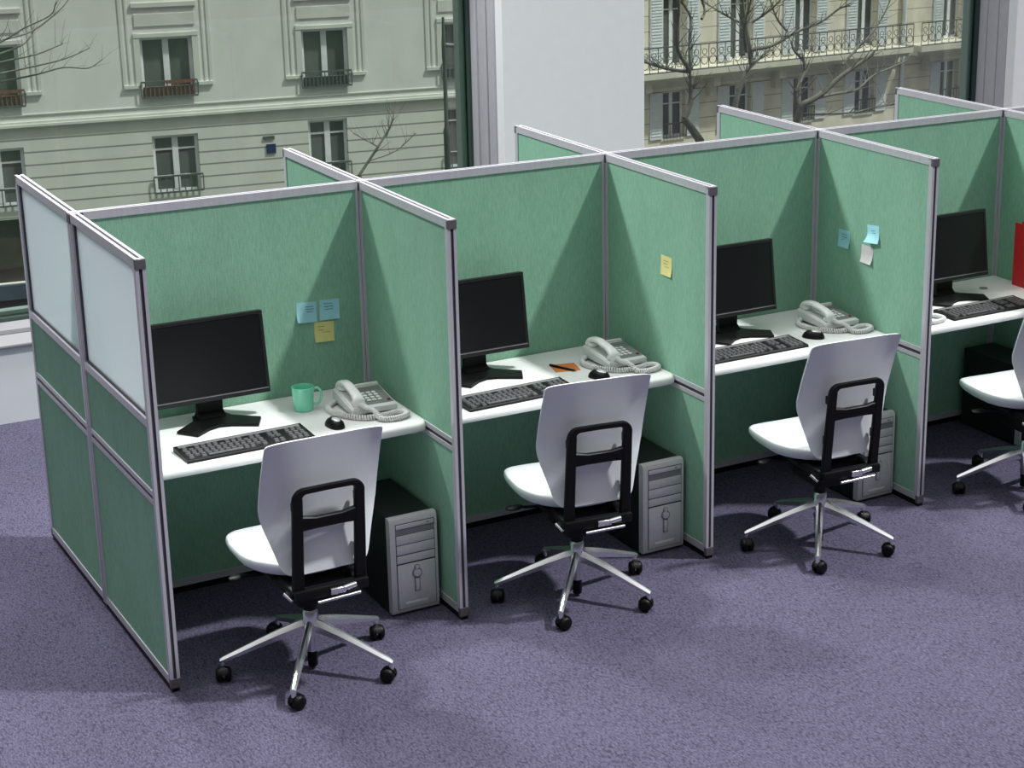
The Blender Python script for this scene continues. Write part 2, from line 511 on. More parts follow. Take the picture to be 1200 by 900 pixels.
# ------------------------------------------------------------------ monitor
mon = thing('computer_monitor', '', 'monitor', (0, 0, DZ), 0, 'black monitors on the desks')
poly = [(-0.170, -0.118), (-0.112, -0.198), (-0.050, -0.142), (-0.005, -0.126), (0.040, -0.138), (0.128, -0.198), (0.168, -0.112), (0.075, -0.035), (0.062, 0.03), (-0.062, 0.03), (-0.075, -0.035)]
bm = bmesh.new()
prism(bm, poly, 0.0, 0.012, 0.003)
obj('foot', bm, M['black'], mon, 40)
bm = bmesh.new()
ring_loft(bm, [[(-0.056, 0.022 , 0.011), (0.056, 0.022, 0.011), (0.056, -0.035, 0.011), (-0.056, -0.035, 0.011)],
               [(-0.050, 0.012, 0.035), (0.050, 0.012, 0.035), (0.050, -0.014, 0.035), (-0.050, -0.014, 0.035)],
               [(-0.050, 0.010, 0.20), (0.050, 0.010, 0.20), (0.050, -0.012, 0.20), (-0.050, -0.012, 0.20)]])
obj('neck', bm, M['black'], mon)
tilt = R(8)
MW, MH = 0.228, 0.325
def mpt(x, y, z):     # panel coordinates -> monitor coordinates, tilted back about the lower edge
    c, s = math.cos(tilt), math.sin(tilt)
    return (x, -0.070 + y * c + z * s, 0.092 + z * c - y * s)
def mbox(bm, x0, x1, y0, y1, z0, z1, bev=0.0):
    b = bmesh.new(); box(b, x0, x1, y0, y1, z0, z1, bev)
    for v in b.verts: v.co = mpt(*v.co)
    me = bpy.data.meshes.new('tmp'); b.to_mesh(me); b.free(); bm.from_mesh(me); bpy.data.meshes.remove(me)
bm = bmesh.new()
mbox(bm, -MW, MW, 0.004, 0.030, 0, MH, 0.003)
mbox(bm, -MW + 0.05, MW - 0.05, 0.030, 0.055, 0.05, MH - 0.05, 0.008)
obj('housing', bm, M['black'], mon)
bm = bmesh.new()
bz = 0.013
mbox(bm, -MW, MW, -0.001, 0.004, MH - bz, MH, 0.001)
mbox(bm, -MW, MW, -0.001, 0.004, 0, 0.022, 0.001)
mbox(bm, -MW, -MW + bz, -0.001, 0.004, 0.022, MH - bz, 0.001)
mbox(bm, MW - bz, MW, -0.001, 0.004, 0.022, MH - bz, 0.001)
obj('bezel', bm, M['bezel'], mon)
bm = bmesh.new(); mbox(bm, -MW + bz, MW - bz, 0.0015, 0.004, 0.022, MH - bz)
obj('screen', bm, M['screen'], mon)
bm = bmesh.new(); mbox(bm, -MW + 0.006, MW - 0.006, -0.0018, -0.0009, 0.0165, 0.0195)
obj('trim_strip', bm, M['silver_dark'], mon)
for i, (dx, y, lb) in enumerate(((0.422, -0.118, 'black monitor left of the green mug'), (0.425, -0.116, 'black monitor on the desk with the orange note'),
                                 (0.530, -0.165, 'black monitor on the third desk, left of the panel with blue notes'), (0.640, -0.190, 'black monitor furthest right, on the desk with the red binder'))):
    place(mon, i, (i * W + dx, y, DZ), 0, lb)

# ------------------------------------------------------------------ keyboard
kb = thing('keyboard', '', 'keyboard', (0, 0, DZ), 0, 'black keyboards on the desks')
KW, KD = 0.25, 0.078
bm = bmesh.new()
prof = [(-KD, 0.0), (-KD, 0.008), (-KD + 0.006, 0.012), (KD - 0.026, 0.019), (KD - 0.004, 0.021), (KD, 0.017), (KD, 0.0)]
ring_loft(bm, [[(x, y, z) for y, z in prof] for x in (-KW, KW)])
obj('body', bm, M['black'], kb)
bm = bmesh.new()
ring_loft(bm, [[(x, KD - 0.026, 0.0188), (x, KD - 0.026, 0.0202), (x, KD - 0.012, 0.0216), (x, KD - 0.012, 0.0200)] for x in (-KW + 0.012, KW - 0.012)])
obj('silver_strip', bm, M['strip_grey'], kb)
km = bmesh.new()
ring_loft(km, [[(sx * 0.0092, sy * 0.0076, 0) for sx, sy in ((-1, -1), (1, -1), (1, 1), (-1, 1))], [(sx * 0.0072, sy * 0.0056, 0.006) for sx, sy in ((-1, -1), (1, -1), (1, 1), (-1, 1))]])
k0 = obj('key', km, M['key'], kb)
keys = []
for r in range(6):
    y = -KD + 0.018 + r * 0.0185
    for c in range(20):
        x = -KW + 0.024 + c * 0.0235 + 0.003 * (r % 2)
        if c in (13, 16): continue
        if r == 0 and (3 <= c <= 8 or c in (1, 11)): continue
        if r in (1, 2) and c in (14, 15) and r == 2: continue
        if r == 5 and c in (1, 6, 10): continue
        keys.append((x, y))
first = True
for x, y in keys[:99]:
    k = k0 if first else k0.copy()
    if not first: COL.objects.link(k)
    first = False
    k.parent = kb
    k.location = (x, y, 0.0123 + (y + KD - 0.006) * 0.058)
sp = bmesh.new(); box(sp, -KW + 0.088, -KW + 0.220, -KD + 0.011, -KD + 0.025, 0.0125, 0.0185, 0.0015)
obj('space_bar', sp, M['key'], kb)
for i, (x, y, rz, lb) in enumerate(((0.432, -0.494, 1.5, 'black keyboard in front of the monitor beside the green mug'), (W + 0.422, -0.502, 2, 'black keyboard on the desk with the orange note'),
                                    (2 * W + 0.455, -0.482, 0.5, 'black keyboard on the third desk beside the mouse'), (3 * W + 0.640, -0.496, 0, 'black keyboard on the rightmost desk'))):
    place(kb, i, (x, y, DZ), R(rz), lb)

# ------------------------------------------------------------------ mouse
mo = thing('computer_mouse', '', 'mouse', (0, 0, DZ), 0, 'black mice on the desks')
bm = bmesh.new()
rings = []
for t in range(9):
    a = t / 8 * PI / 2
    s = math.cos(a) ** 0.7 if t < 8 else 0.02
    rings.append([((0.031 * math.copysign(abs(math.cos(q)) ** 0.8, math.cos(q))) * s, 0.052 * math.copysign(abs(math.sin(q)) ** 0.8, math.sin(q)) * s - 0.004 * t / 8, 0.034 * math.sin(a)) for q in [2 * PI * k / 24 for k in range(24)]])
ring_loft(bm, rings)
obj('body', bm, M['black'], mo, 60)
bm = bmesh.new()
rings = []
for t in range(7):
    a = t / 6 * PI / 2
    s = math.cos(a) if t < 6 else 0.03
    rings.append([(0.0185 * math.cos(q) * s, -0.008 + 0.030 * math.sin(q) * s, 0.0255 + 0.0105 * math.sin(a)) for q in [2 * PI * k / 16 for k in range(16)]])
ring_loft(bm, rings)
obj('silver_button', bm, M['strip'], mo, 60)
wm = bmesh.new(); tube(wm, [(-0.004, 0.024, 0.0285), (0.004, 0.024, 0.0285)], 0.007, 12)
obj('scroll_wheel', wm, M['silver_dark'], mo, 60)
for i, (x, y, rz, lb) in enumerate(((0.802, -0.462, 5, 'black mouse between the green mug and the chair back'), (W + 0.835, -0.462, 20, 'black mouse peeking over the chair back at the orange-note desk'), (2 * W + 0.812, -0.448, 35, 'black mouse beside the third keyboard'))):
    place(mo, i, (x, y, DZ), R(rz), lb)

# ------------------------------------------------------------------ telephone
ph = thing('desk_telephone', '', 'telephone', (0, 0, DZ), 0, 'pale desk telephones')
def wedge(bm, x0, x1, y0, y1, zf0, zf1, zb1, bev=0.004):
    vs = [bm.verts.new(p) for p in ((x0, y0, zf0), (x1, y0, zf0), (x1, y1, zf0), (x0, y1, zf0), (x0, y0, zf1), (x1, y0, zf1), (x1, y1, zb1), (x0, y1, zb1))]
    fs = [bm.faces.new([vs[i] for i in k]) for k in ((3, 2, 1, 0), (4, 5, 6, 7), (0, 1, 5, 4), (1, 2, 6, 5), (2, 3, 7, 6), (3, 0, 4, 7))]
    if bev: bmesh.ops.bevel(bm, geom=list({e for f in fs for e in f.edges}), offset=bev, segments=2, affect='EDGES', profile=0.5)
bm = bmesh.new()
wedge(bm, -0.082, 0.082, -0.09, 0.10, 0.0, 0.010, 0.03, 0.002)
obj('base', bm, M['phone_dark'], ph, 40)
bm = bmesh.new()
wedge(bm, -0.095, 0.095, -0.115, 0.115, 0.010, 0.034, 0.058, 0.006)
obj('body', bm, M['phone'], ph, 40)
def pz(y): return 0.034 + (y + 0.115) / 0.23 * 0.024
bm = bmesh.new()
y0_, y1_ = -0.088, 0.082
vs = [bm.verts.new(p) for p in ((-0.02, y0_, pz(y0_) - 0.003), (0.088, y0_, pz(y0_) - 0.003), (0.088, y1_, pz(y1_) - 0.003), (-0.02, y1_, pz(y1_) - 0.003), (-0.02, y0_, pz(y0_) + 0.0015), (0.088, y0_, pz(y0_) + 0.0015), (0.088, y1_, pz(y1_) + 0.0015), (-0.02, y1_, pz(y1_) + 0.0015))]
for k in ((3, 2, 1, 0), (4, 5, 6, 7), (0, 1, 5, 4), (1, 2, 6, 5), (2, 3, 7, 6), (3, 0, 4, 7)): bm.faces.new([vs[i] for i in k])
obj('keypad', bm, M['phone_dark'], ph)
km = bmesh.new(); box(km, -0.0075, 0.0075, -0.0085, 0.0085, 0, 0.005, 0.0015)
pk = obj('key', km, M['phone_white'], ph, 40)
n = 0
for r in range(4):
    for c in range(3):
        k = pk if n == 0 else pk.copy()
        if n: COL.objects.link(k)
        n += 1
        k.parent = ph
        y = -0.055 + r * 0.0245
        k.location = (-0.002 + c * 0.0225, y, pz(y) + 0.001)
km = bmesh.new(); box(km, 0.068, 0.080, -0.076, -0.062, pz(-0.07) - 0.001, pz(-0.07) + 0.006, 0.001)
obj('red_button', km, noisy(mat('dark_red_plastic', srgb(120, 50, 56), 0.4), 40, 0.05), ph, 40, label='dark red button')
bm = bmesh.new()       # raised back edge
box(bm, -0.02, 0.09, 0.088, 0.108, 0.05, 0.066, 0.003)
obj('back_ledge', bm, M['phone_white'], ph, 40)
# handset: arched bar with rounded ear and mouth pieces
hs = empty('handset'); hs.parent = ph
bm = bmesh.new()
path = [(-0.106, 0.058), (-0.097, 0.070), (-0.075, 0.081), (-0.045, 0.089), (0.0, 0.094), (0.045, 0.094), (0.075, 0.089), (0.097, 0.080), (0.106, 0.068)]
rings = []
for i, (y, z) in enumerate(smooth_path([(0, a, b) for a, b in path], 3)[0:0] or [(p.y, p.z) for p in smooth_path([(0, a, b) for a, b in path], 3)]):
    t = abs(y) / 0.105
    w = 0.0195 + 0.006 * t ** 3
    h = 0.0105 + 0.008 * t ** 3
    zz = z + 0.004 * (y > 0)
    rings.append([(-0.060 + w * math.copysign(abs(math.cos(q)) ** 0.7, math.cos(q)), y, zz - h * 0.4 + h * math.copysign(abs(math.sin(q)) ** 0.7, math.sin(q))) for q in [2 * PI * k / 16 for k in range(16)]])
ring_loft(bm, rings)
obj('grip', bm, M['phone_white'], hs, 60)
for s in (-1, 1):
    bm = bmesh.new()
    zc = pz(s * 0.082)
    lathe(bm, [(0.020, zc + 0.002), (0.024, zc + 0.006), (0.025, zc + 0.014), (0.022, zc + 0.022)], 20, (-0.060, s * 0.084))
    obj('earpiece' if s > 0 else 'mouthpiece', bm, M['phone_white'], hs, 50)
bm = bmesh.new()
box(bm, -0.090, -0.030, -0.112, 0.112, 0.04, 0.046, 0.002)
for v in bm.verts: v.co.z += (pz(v.co.y) - 0.043)
obj('cradle', bm, M['phone'], ph, 40)
# coiled cord lying around the phone
def coil(path, turns, rc, rw, seg=5, per=9):
    bm = bmesh.new()
    pts = smooth_path(path, 10)
    fr = frames_along(pts)
    Ltot = len(fr) - 1
    N_ = int(turns * per)
    out = []
    for i in range(N_ + 1):
        u = i / N_ * Ltot
        k = min(int(u), Ltot - 1); f = u - k
        p = fr[k][0].lerp(fr[k + 1][0], f); nn = fr[k][2]; bb = fr[k][3]
        a = 2 * PI * i / per
        out.append(p + (nn * math.cos(a) + bb * math.sin(a)) * rc)
    tube(bm, out, rw, seg)
    return bm
cz = 0.0125
cord_path = [(-0.092, 0.085, cz), (-0.130, 0.055, cz), (-0.150, 0.005, cz), (-0.140, -0.060, cz), (-0.105, -0.120, cz), (-0.050, -0.165, cz), (0.020, -0.165, cz), (0.075, -0.150, cz), (0.105, -0.165, cz), (0.095, -0.205, cz), (0.045, -0.222, cz), (-0.005, -0.205, cz), (-0.02, -0.16, cz + 0.022), (-0.04, -0.128, 0.04), (-0.058, -0.112, 0.052)]
obj('coiled_cord', coil(cord_path, 95, 0.0085, 0.0036), M['phone'], ph, 60)
for i, (x, y, rz, lb) in enumerate(((0.995, -0.305, -3, 'pale desk telephone right of the green mug'), (W + 1.010, -0.293, 0, 'pale desk telephone right of the orange note'), (2 * W + 1.010, -0.293, 0, 'pale desk telephone below the blue and white notes'))):
    place(ph, i, (x, y, DZ), R(rz), lb)
bm = coil([(-0.05, 0.04, cz), (0.01, 0.06, cz), (0.055, 0.03, cz), (0.05, -0.03, cz), (-0.01, -0.05, cz), (-0.06, -0.035, cz), (-0.10, 0.01, cz)], 48, 0.0085, 0.0036)
tag(obj('telephone_cord', bm, M['phone'], None, 60, (3.735, -0.52, DZ)), 'loop of pale coiled cord left of the rightmost keyboard', 'cord')

# ------------------------------------------------------------------ mug
mug = thing('coffee_mug', 'jade green mug on the leftmost desk beside the telephone', 'mug', (0.772, -0.212, DZ))
bm = bmesh.new()
lathe(bm, [(0.030, 0.0), (0.036, 0.001), (0.0385, 0.006), (0.0405, 0.03), (0.0425, 0.07), (0.0438, 0.094), (0.0442, 0.097), (0.0425, 0.098), (0.0408, 0.094), (0.0392, 0.05), (0.037, 0.012), (0.03, 0.006)], 40)
obj('cup', bm, M['mug'], mug, 50)
bm = bmesh.new()
hp = smooth_path([(0.0425, 0, 0.085), (0.056, 0, 0.090), (0.068, 0, 0.080), (0.072, 0, 0.058), (0.066, 0, 0.034), (0.054, 0, 0.024), (0.0395, 0, 0.026)], 5)
tube(bm, hp, 0.0052, 10)
hd = obj('handle', bm, M['mug'], mug, 60)
mug.rotation_euler = (0, 0, R(-22))

# ------------------------------------------------------------------ sticky notes
NS = 0.0425
def note_mesh(curl, corner):
    """square of paper in the xz plane, facing -y, lower part lifting off the surface"""
    bm = bmesh.new()
    n = 10
    g = []
    for j in range(n + 1):
        row = []
        for i in range(n + 1):
            x = (i / n - 0.5) * 2 * NS; z = (j / n - 0.5) * 2 * NS
            d = max(0, (1 - j / n) - 0.35) / 0.65
            cx = (1 - i / n) if corner < 0 else i / n
            lift = curl * d ** 2 * (0.45 + 0.55 * cx ** 1.5)
            row.append((x + (0.25 * lift if corner < 0 else -0.25 * lift), -0.0008 - lift, z + 0.3 * lift))
        g.append(row)
    fr = [[bm.verts.new(p) for p in r] for r in g]
    bk = [[bm.verts.new((p[0], p[1] + 0.0006, p[2])) for p in r] for r in g]
    for j in range(n):
        for i in range(n):
            bm.faces.new((fr[j][i], fr[j][i + 1], fr[j + 1][i + 1], fr[j + 1][i]))
            bm.faces.new((bk[j][i], bk[j + 1][i], bk[j + 1][i + 1], bk[j][i + 1]))
    b = [(0, i) for i in range(n)] + [(j, n) for j in range(n)] + [(n, n - i) for i in range(n)] + [(n - j, 0) for j in range(n)]
    for k in range(len(b)):
        a, c = b[k], b[(k + 1) % len(b)]
        bm.faces.new((fr[a[0]][a[1]], bk[a[0]][a[1]], bk[c[0]][c[1]], fr[c[0]][c[1]]))
    return bm
def sticky(loc, rz, roll, m, curl, corner, label, lines):
    root = thing('sticky_note', label, 'note', loc, rz, 'sticky notes on the partitions')
    root.rotation_euler = (0, R(roll), rz)
    obj('paper', note_mesh(curl, corner), m, root, 60)
    bm = bmesh.new()
    for (x0, x1, z) in lines:
        box(bm, x0 * NS, x1 * NS, -0.0013, -0.0009, z * NS - 0.0011, z * NS + 0.0011)
    if lines:
        obj('handwriting', bm, M['ink'] if m != M['note_yellow'] else noisy(mat('olive_ink', srgb(150, 134, 60), 0.7), 30, 0.05), root)
    else:
        bm.free()
FS = -0.0132
sticky((0.880, FS, 1.088), 0, 3, M['note_blue'], 0.012, -1, 'blue sticky note on the left panel, left one of the upper pair', [(-0.1, 0.7, 0.55), (-0.1, 0.75, 0.3), (0.0, 0.7, 0.05)])
sticky((0.979, FS, 1.087), 0, 2, M['note_blue'], 0.010, 1, 'blue sticky note on the left panel, right one of the upper pair', [(-0.6, 0.3, 0.6), (-0.55, 0.4, 0.32), (-0.5, 0.35, 0.05)])
sticky((0.951, FS, 0.997), 0, 3, M['note_yellow'], 0.010, -1, 'yellow sticky note below the two blue ones', [(-0.6, 0.0, 0.55), (-0.6, -0.1, 0.2), (-0.5, 0.6, -0.05)])
sticky((2 * W + FS, -0.516, 1.205), -PI / 2, 0, M['note_yellow'], 0.006, 1, 'single yellow sticky note on the second side partition', [(-0.5, 0.4, 0.5), (-0.5, 0.2, 0.2), (-0.3, 0.5, -0.1)])
sticky((3 * W + FS, -0.238, 1.125), -PI / 2, 0, M['note_blue'], 0.008, 1, 'blue sticky note beside the corner post, left of the bright blue one', [(-0.5, 0.5, 0.5), (-0.4, 0.5, 0.2), (-0.5, 0.4, -0.1)])
sticky((3 * W + FS, -0.452, 1.188), -PI / 2, -6, M['note_cyan'], 0.034, -1, 'bright blue sticky note curling off the third side partition', [(-0.3, 0.3, 0.4), (-0.2, 0.4, 0.15)])
sticky((3 * W + FS, -0.412, 1.085), -PI / 2, 1, M['note_white'], 0.014, 1, 'white sticky note below the bright blue one', [])

# orange note and pen
on = tag(obj('note_paper', B(-0.055, 0.055, -0.055, 0.055, 0.0, 0.0012), M['note_orange'], None, None, (1.928, -0.262, DZ)), 'orange square of paper lying under the black pen', 'note')
on.rotation_euler = (0, 0, R(-14))
pen = thing('pen', 'black pen lying across the orange paper', 'pen', (1.910, -0.278, DZ + 0.0062), R(-66))
bm = bmesh.new(); tube(bm, [(-0.072, 0, 0), (-0.066, 0, 0), (0.02, 0, 0), (0.058, 0, 0), (0.068, 0, 0)], [0.0036, 0.0046, 0.0048, 0.0044, 0.002], 12)
obj('barrel', bm, M['black'], pen, 50)
bm = bmesh.new(); tube(bm, [(0.068, 0, 0), (0.076, 0, 0)], [0.002, 0.0007], 8)
obj('tip', bm, M['silver_dark'], pen, 50)
bm = bmesh.new(); box(bm, -0.070, -0.030, -0.0012, 0.0012, 0.0046, 0.0066)
obj('clip', bm, M['cap'], pen)

# red binder
rb = thing('ring_binder', 'red binder standing on the rightmost desk by the partition', 'binder', (4.5425, -0.330, DZ))
bm = bmesh.new()
box(bm, -0.024, -0.0215, -0.125, 0.125, 0, 0.318, 0.0008); box(bm, 0.0215, 0.024, -0.125, 0.125, 0, 0.318, 0.0008)
box(bm, -0.0215, 0.0215, -0.125, -0.1225, 0, 0.318, 0.0008)
obj('cover', bm, M['red'], rb)
obj('paper_block', B(-0.0205, 0.0205, -0.10, 0.118, 0.008, 0.30), M['note_white'], rb)

# ------------------------------------------------------------------ computer tower
pc = thing('computer_tower', '', 'computer', (0, 0, 0), 0, 'silver-fronted computer towers under the desks')
PX, PD, PH = 0.1, 0.44, 0.412
bm = bmesh.new(); box(bm, -PX + 0.003, PX - 0.003, 0.03, PD, 0.010, PH - 0.006, 0.003)
obj('case', bm, M['case'], pc)
bm = bmesh.new()
prof = [(0.035, PH - 0.002), (0.018, PH), (0.006, PH - 0.005), (0.0, PH - 0.018), (0.0, 0.022), (0.004, 0.012), (0.035, 0.010)]
ring_loft(bm, [[(x, y, z) for y, z in prof] for x in (-PX, PX)])
obj('front_bezel', bm, M['silver'], pc, 40)
bm = bmesh.new()
box(bm, -PX + 0.026, PX - 0.014, -0.004, 0.001, 0.365, 0.384, 0.002)
obj('upper_bay', bm, M['silver'], pc, 40)
for z0, z1 in ((0.300, 0.338), (0.258, 0.297), (0.222, 0.254)):
    bm = bmesh.new()
    box(bm, -PX + 0.026, PX - 0.014, -0.004, 0.001, z0, z1, 0.002)
    obj('drive_bay', bm, M['silver'], pc, 40)
obj('bay_gap_shade', B(-PX + 0.0235, PX - 0.0115, -0.0012, 0.001, 0.028, 0.387), M['groove'], pc)  # dark plate added behind the bays, paints the shade in their gaps
obj('slot', B(-PX + 0.024, PX - 0.012, -0.0022, 0.001, 0.340, 0.3625), M['silver_dark'], pc)
obj('drive_button', B(0.055, 0.063, -0.0062, -0.0038, 0.374, 0.380), M['silver_dark'], pc)
bm = bmesh.new(); box(bm, -PX + 0.026, PX - 0.014, -0.005, 0.001, 0.030, 0.216, 0.003)
obj('door_panel', bm, M['silver'], pc, 40)
bm = bmesh.new()       # keyhole-shaped power surround
def disc(bm, cx, cz, r, y0, y1, seg=18, sz=1.0):
    rings = [[(cx + r * math.cos(2 * PI * k / seg), y, cz + sz * r * math.sin(2 * PI * k / seg)) for k in range(seg)] for y in (y0, y1)]
    ring_loft(bm, rings)
disc(bm, 0.006, 0.172, 0.021, -0.0085, -0.004)
box(bm, -0.006, 0.018, -0.0085, -0.004, 0.095, 0.160, 0.003)
disc(bm, 0.006, 0.196, 0.012, -0.0085, -0.004)
obj('power_surround', bm, M['silver_dark'], pc, 40)
bm = bmesh.new()
disc(bm, 0.006, 0.174, 0.015, -0.013, -0.008)
box(bm, -0.002, 0.014, -0.012, -0.008, 0.100, 0.150, 0.003)
disc(bm, 0.006, 0.198, 0.008, -0.012, -0.008)
obj('power_button', bm, M['silver'], pc, 40)
bm = bmesh.new(); box(bm, -0.045, 0.050, -0.0065, -0.0045, 0.042, 0.056, 0.001)
obj('label_plate', bm, M['silver'], pc, 40)
for sx in (-1, 1):
    for yy in (0.06, 0.40):
        bm = bmesh.new(); lathe(bm, [(0.012, 0.0), (0.012, 0.0105)], 12, (sx * 0.07, yy))
        obj('rubber_foot', bm, M['black'], pc)
for i, (x, y, lb) in enumerate(((1.013, -0.688, 'silver-fronted black computer tower under the mug desk'), (2.160, -0.688, 'silver-fronted black computer tower under the orange-note desk'),
                                (3.312, -0.676, 'silver-fronted computer tower half hidden behind the third chair'), (4.455, -0.50, 'dark computer tower under the rightmost desk, mostly hidden by the chair'))):
    place(pc, i, (x, y, 0), 0, lb)

# ------------------------------------------------------------------ office chair
ch = thing('office_chair', '', 'chair', (0, 0, 0), 0, 'white swivel chairs at the desks')
# seat
bm = bmesh.new()
def seat_outline(s, n=48):
    pts = []
    for k in range(n):
        q = 2 * PI * k / n
        c, sn = math.cos(q), math.sin(q)
        x = 0.238 * math.copysign(abs(c) ** 0.55, c)
        y = 0.085 + 0.255 * math.copysign(abs(sn) ** (0.6 if sn > 0 else 0.75), sn)
        x *= 1 - 0.10 * max(0, (y - 0.12) / 0.22) ** 2 - 0.30 * max(0, (0.05 - y) / 0.2) ** 2
        pts.append((x * s, 0.068 + (y - 0.068) * s))
    return pts
rings = []
for z, s in ((0.408, 0.60), (0.411, 0.76), (0.420, 0.87), (0.433, 0.940), (0.447, 0.982), (0.458, 1.0), (0.466, 0.994), (0.4705, 0.972), (0.473, 0.92), (0.474, 0.75), (0.472, 0.5), (0.470, 0.25), (0.469, 0.03)):
    rg = []
    for x, y in seat_outline(s):
        droop = 0.028 * max(0, (y - 0.16) / 0.18) ** 2
        rise = 0.008 * (x / 0.238) ** 2 if z > 0.46 else 0
        rg.append((x, y, z - droop + rise))
    rings.append(rg)
ring_loft(bm, rings)
obj('seat', bm, M['leather'], ch, 60, (0, 0, 0.018))
# backrest
hw_tab = [(0.452, 0.125), (0.462, 0.148), (0.48, 0.162), (0.50, 0.169), (0.56, 0.186), (0.62, 0.204), (0.67, 0.217), (0.70, 0.2195), (0.80, 0.2185), (0.955, 0.2155), (0.964, 0.212), (0.968, 0.203)]
cv_tab = [(0.452, 0.0), (0.49, 0.016), (0.58, 0.040), (0.66, 0.060), (0.70, 0.060), (0.968, 0.003)]
def interp(tab, z):
    if z <= tab[0][0]: return tab[0][1]
    for (a, b), (c, d) in zip(tab, tab[1:]):
        if z <= c:
            t = (z - a) / (c - a); return b + (d - b) * t
    return tab[-1][1]
def back_y(z): return -0.155 - 0.1 * z + 0.018 * math.sin(PI * (z - 0.45) / 0.52)
bm = bmesh.new()
NU, NV = 28, 34
fg, bg = [], []
for j in range(NV + 1):
    v = j / NV
    vv = 0.5 - 0.5 * math.cos(PI * v) * (0.6 + 0.4 * abs(math.cos(PI * v))) if 0 < v < 1 else v
    z = 0.452 + vv * (0.968 - 0.452)
    hw = interp(hw_tab, z); cv = interp(cv_tab, z)
    rf, rb_ = [], []
    for i in range(NU + 1):
        u = -math.cos(PI * i / NU)
        e = min(1 - abs(u), 1.0) * hw; ez = min(z - 0.452, 0.968 - z)
        def rnd(d, r): return math.sqrt(max(0, 1 - (1 - min(d / r, 1)) ** 2))
        th = 0.006 + 0.022 * rnd(e, 0.03) * rnd(ez, 0.035) + 0.014 * (1 - u * u) * math.sin(PI * vv) 
        y = back_y(z) + cv * (abs(u) ** 2.4)
        zz = z - 0.005 * abs(u) ** 6 * (1 if z > 0.93 else 0) * (z - 0.93) / 0.038
        rb_.append((u * hw, y, zz)); rf.append((u * hw * (1 - 0.01), y + th, zz))
    fg.append([bm.verts.new(p) for p in rf]); bg.append([bm.verts.new(p) for p in rb_])
for j in range(NV):
    for i in range(NU):
        bm.faces.new((fg[j][i], fg[j][i + 1], fg[j + 1][i + 1], fg[j + 1][i]))
        bm.faces.new((bg[j][i], bg[j + 1][i], bg[j + 1][i + 1], bg[j][i + 1]))
b = [(0, i) for i in range(NU)] + [(j, NU) for j in range(NV)] + [(NV, NU - i) for i in range(NU)] + [(NV - j, 0) for j in range(NV)]
for k in range(len(b)):
    a, c = b[k], b[(k + 1) % len(b)]
    bm.faces.new((fg[a[0]][a[1]], bg[a[0]][a[1]], bg[c[0]][c[1]], fg[c[0]][c[1]]))
obj('backrest', bm, M['leather'], ch, 65, (0, 0, 0.018))
# back frame: black ladder standing off the backrest
def ribbon(bm, path, widths, off, depth):
    n = len(path)
    rings = []
    for i, (x, z) in enumerate(path):
        a = path[max(0, i - 1)]; c = path[min(n - 1, i + 1)]
        tx, tz = c[0] - a[0], c[1] - a[1]; l = math.hypot(tx, tz); nx, nz = -tz / l, tx / l
        w = widths[i] / 2
        ring = []
        for s, d in ((-1, 0.25), (-0.8, 0), (0.8, 0), (1, 0.25), (1, 0.75), (0.8, 1), (-0.8, 1), (-1, 0.75)):
            px, pz_ = x + nx * w * s, z + nz * w * s
            ring.append((px, frame_y(pz_) - off - depth * d, pz_))
        rings.append(ring)
    ring_loft(bm, rings)
def frame_y(z): return -0.155 - 0.1 * z - (0.0 if z > 0.5 else 0) 
bm = bmesh.new()
path, wd = [], []
def add(x, z, w): path.append((x, z)); wd.append(w)
add(-0.116, 0.385, 0.046); add(-0.116, 0.45, 0.042); add(-0.115, 0.60, 0.040); add(-0.114, 0.72, 0.038)
for k in range(7):
    a = PI - k * PI / 12
    add(-0.084 + 0.030 * math.cos(a), 0.752 + 0.030 * math.sin(a), 0.038 - 0.016 * k / 6)
add(0.0, 0.783, 0.021)
for k in range(7):
    a = PI / 2 - k * PI / 12
    add(0.084 + 0.030 * math.cos(a), 0.752 + 0.030 * math.sin(a), 0.022 + 0.016 * k / 6)
add(0.114, 0.72, 0.038); add(0.115, 0.60, 0.040); add(0.116, 0.45, 0.042); add(0.116, 0.385, 0.046)
ribbon(bm, path, wd, 0.008, 0.024)
ribbon(bm, [(-0.105, 0.660), (-0.05, 0.656), (0.05, 0.656), (0.105, 0.660)], [0.060, 0.046, 0.046, 0.060], 0.009, 0.022)
for sx in (-1, 1):     # pads that carry the backrest
    xs = sorted((sx * 0.104, sx * 0.126))
    box(bm, xs[0], xs[1], -0.232, -0.200, 0.52, 0.56, 0.004)
    box(bm, xs[0], xs[1], -0.250, -0.212, 0.70, 0.735, 0.004)
obj('back_frame', bm, M['black'], ch, 45, (0, 0, 0.018))
bm = bmesh.new()
box(bm, -0.139, 0.139, -0.245, -0.205, 0.368, 0.408, 0.008)
for sx in (-1, 1):
    xs = sorted((sx * 0.095, sx * 0.139))
    box(bm, xs[0], xs[1], -0.240, -0.02, 0.368, 0.405, 0.008)
box(bm, -0.11, 0.11, -0.14, 0.13, 0.345, 0.402, 0.012)
box(bm, -0.085, 0.075, -0.12, 0.10, 0.285, 0.35, 0.012)
box(bm, -0.16, 0.16, -0.06, 0.16, 0.388, 0.405, 0.006)
obj('tilt_mechanism', bm, M['black'], ch, 40, (0, 0, 0.018))
bm = bmesh.new()
tube(bm, smooth_path([(-0.10, 0.03, 0.375), (-0.17, 0.05, 0.375), (-0.215, 0.06, 0.378)], 4), 0.006, 8)
rg = []
for x, w, h in ((-0.205, 0.010, 0.006), (-0.225, 0.022, 0.009), (-0.255, 0.024, 0.009), (-0.272, 0.012, 0.005)):
    rg.append([(x, 0.062 + w * math.cos(q), 0.378 + h * math.sin(q)) for q in [2 * PI * k / 12 for k in range(12)]])
ring_loft(bm, rg)
obj('lever', bm, M['black'], ch, 50, (0, 0, 0.018))
bm = bmesh.new()
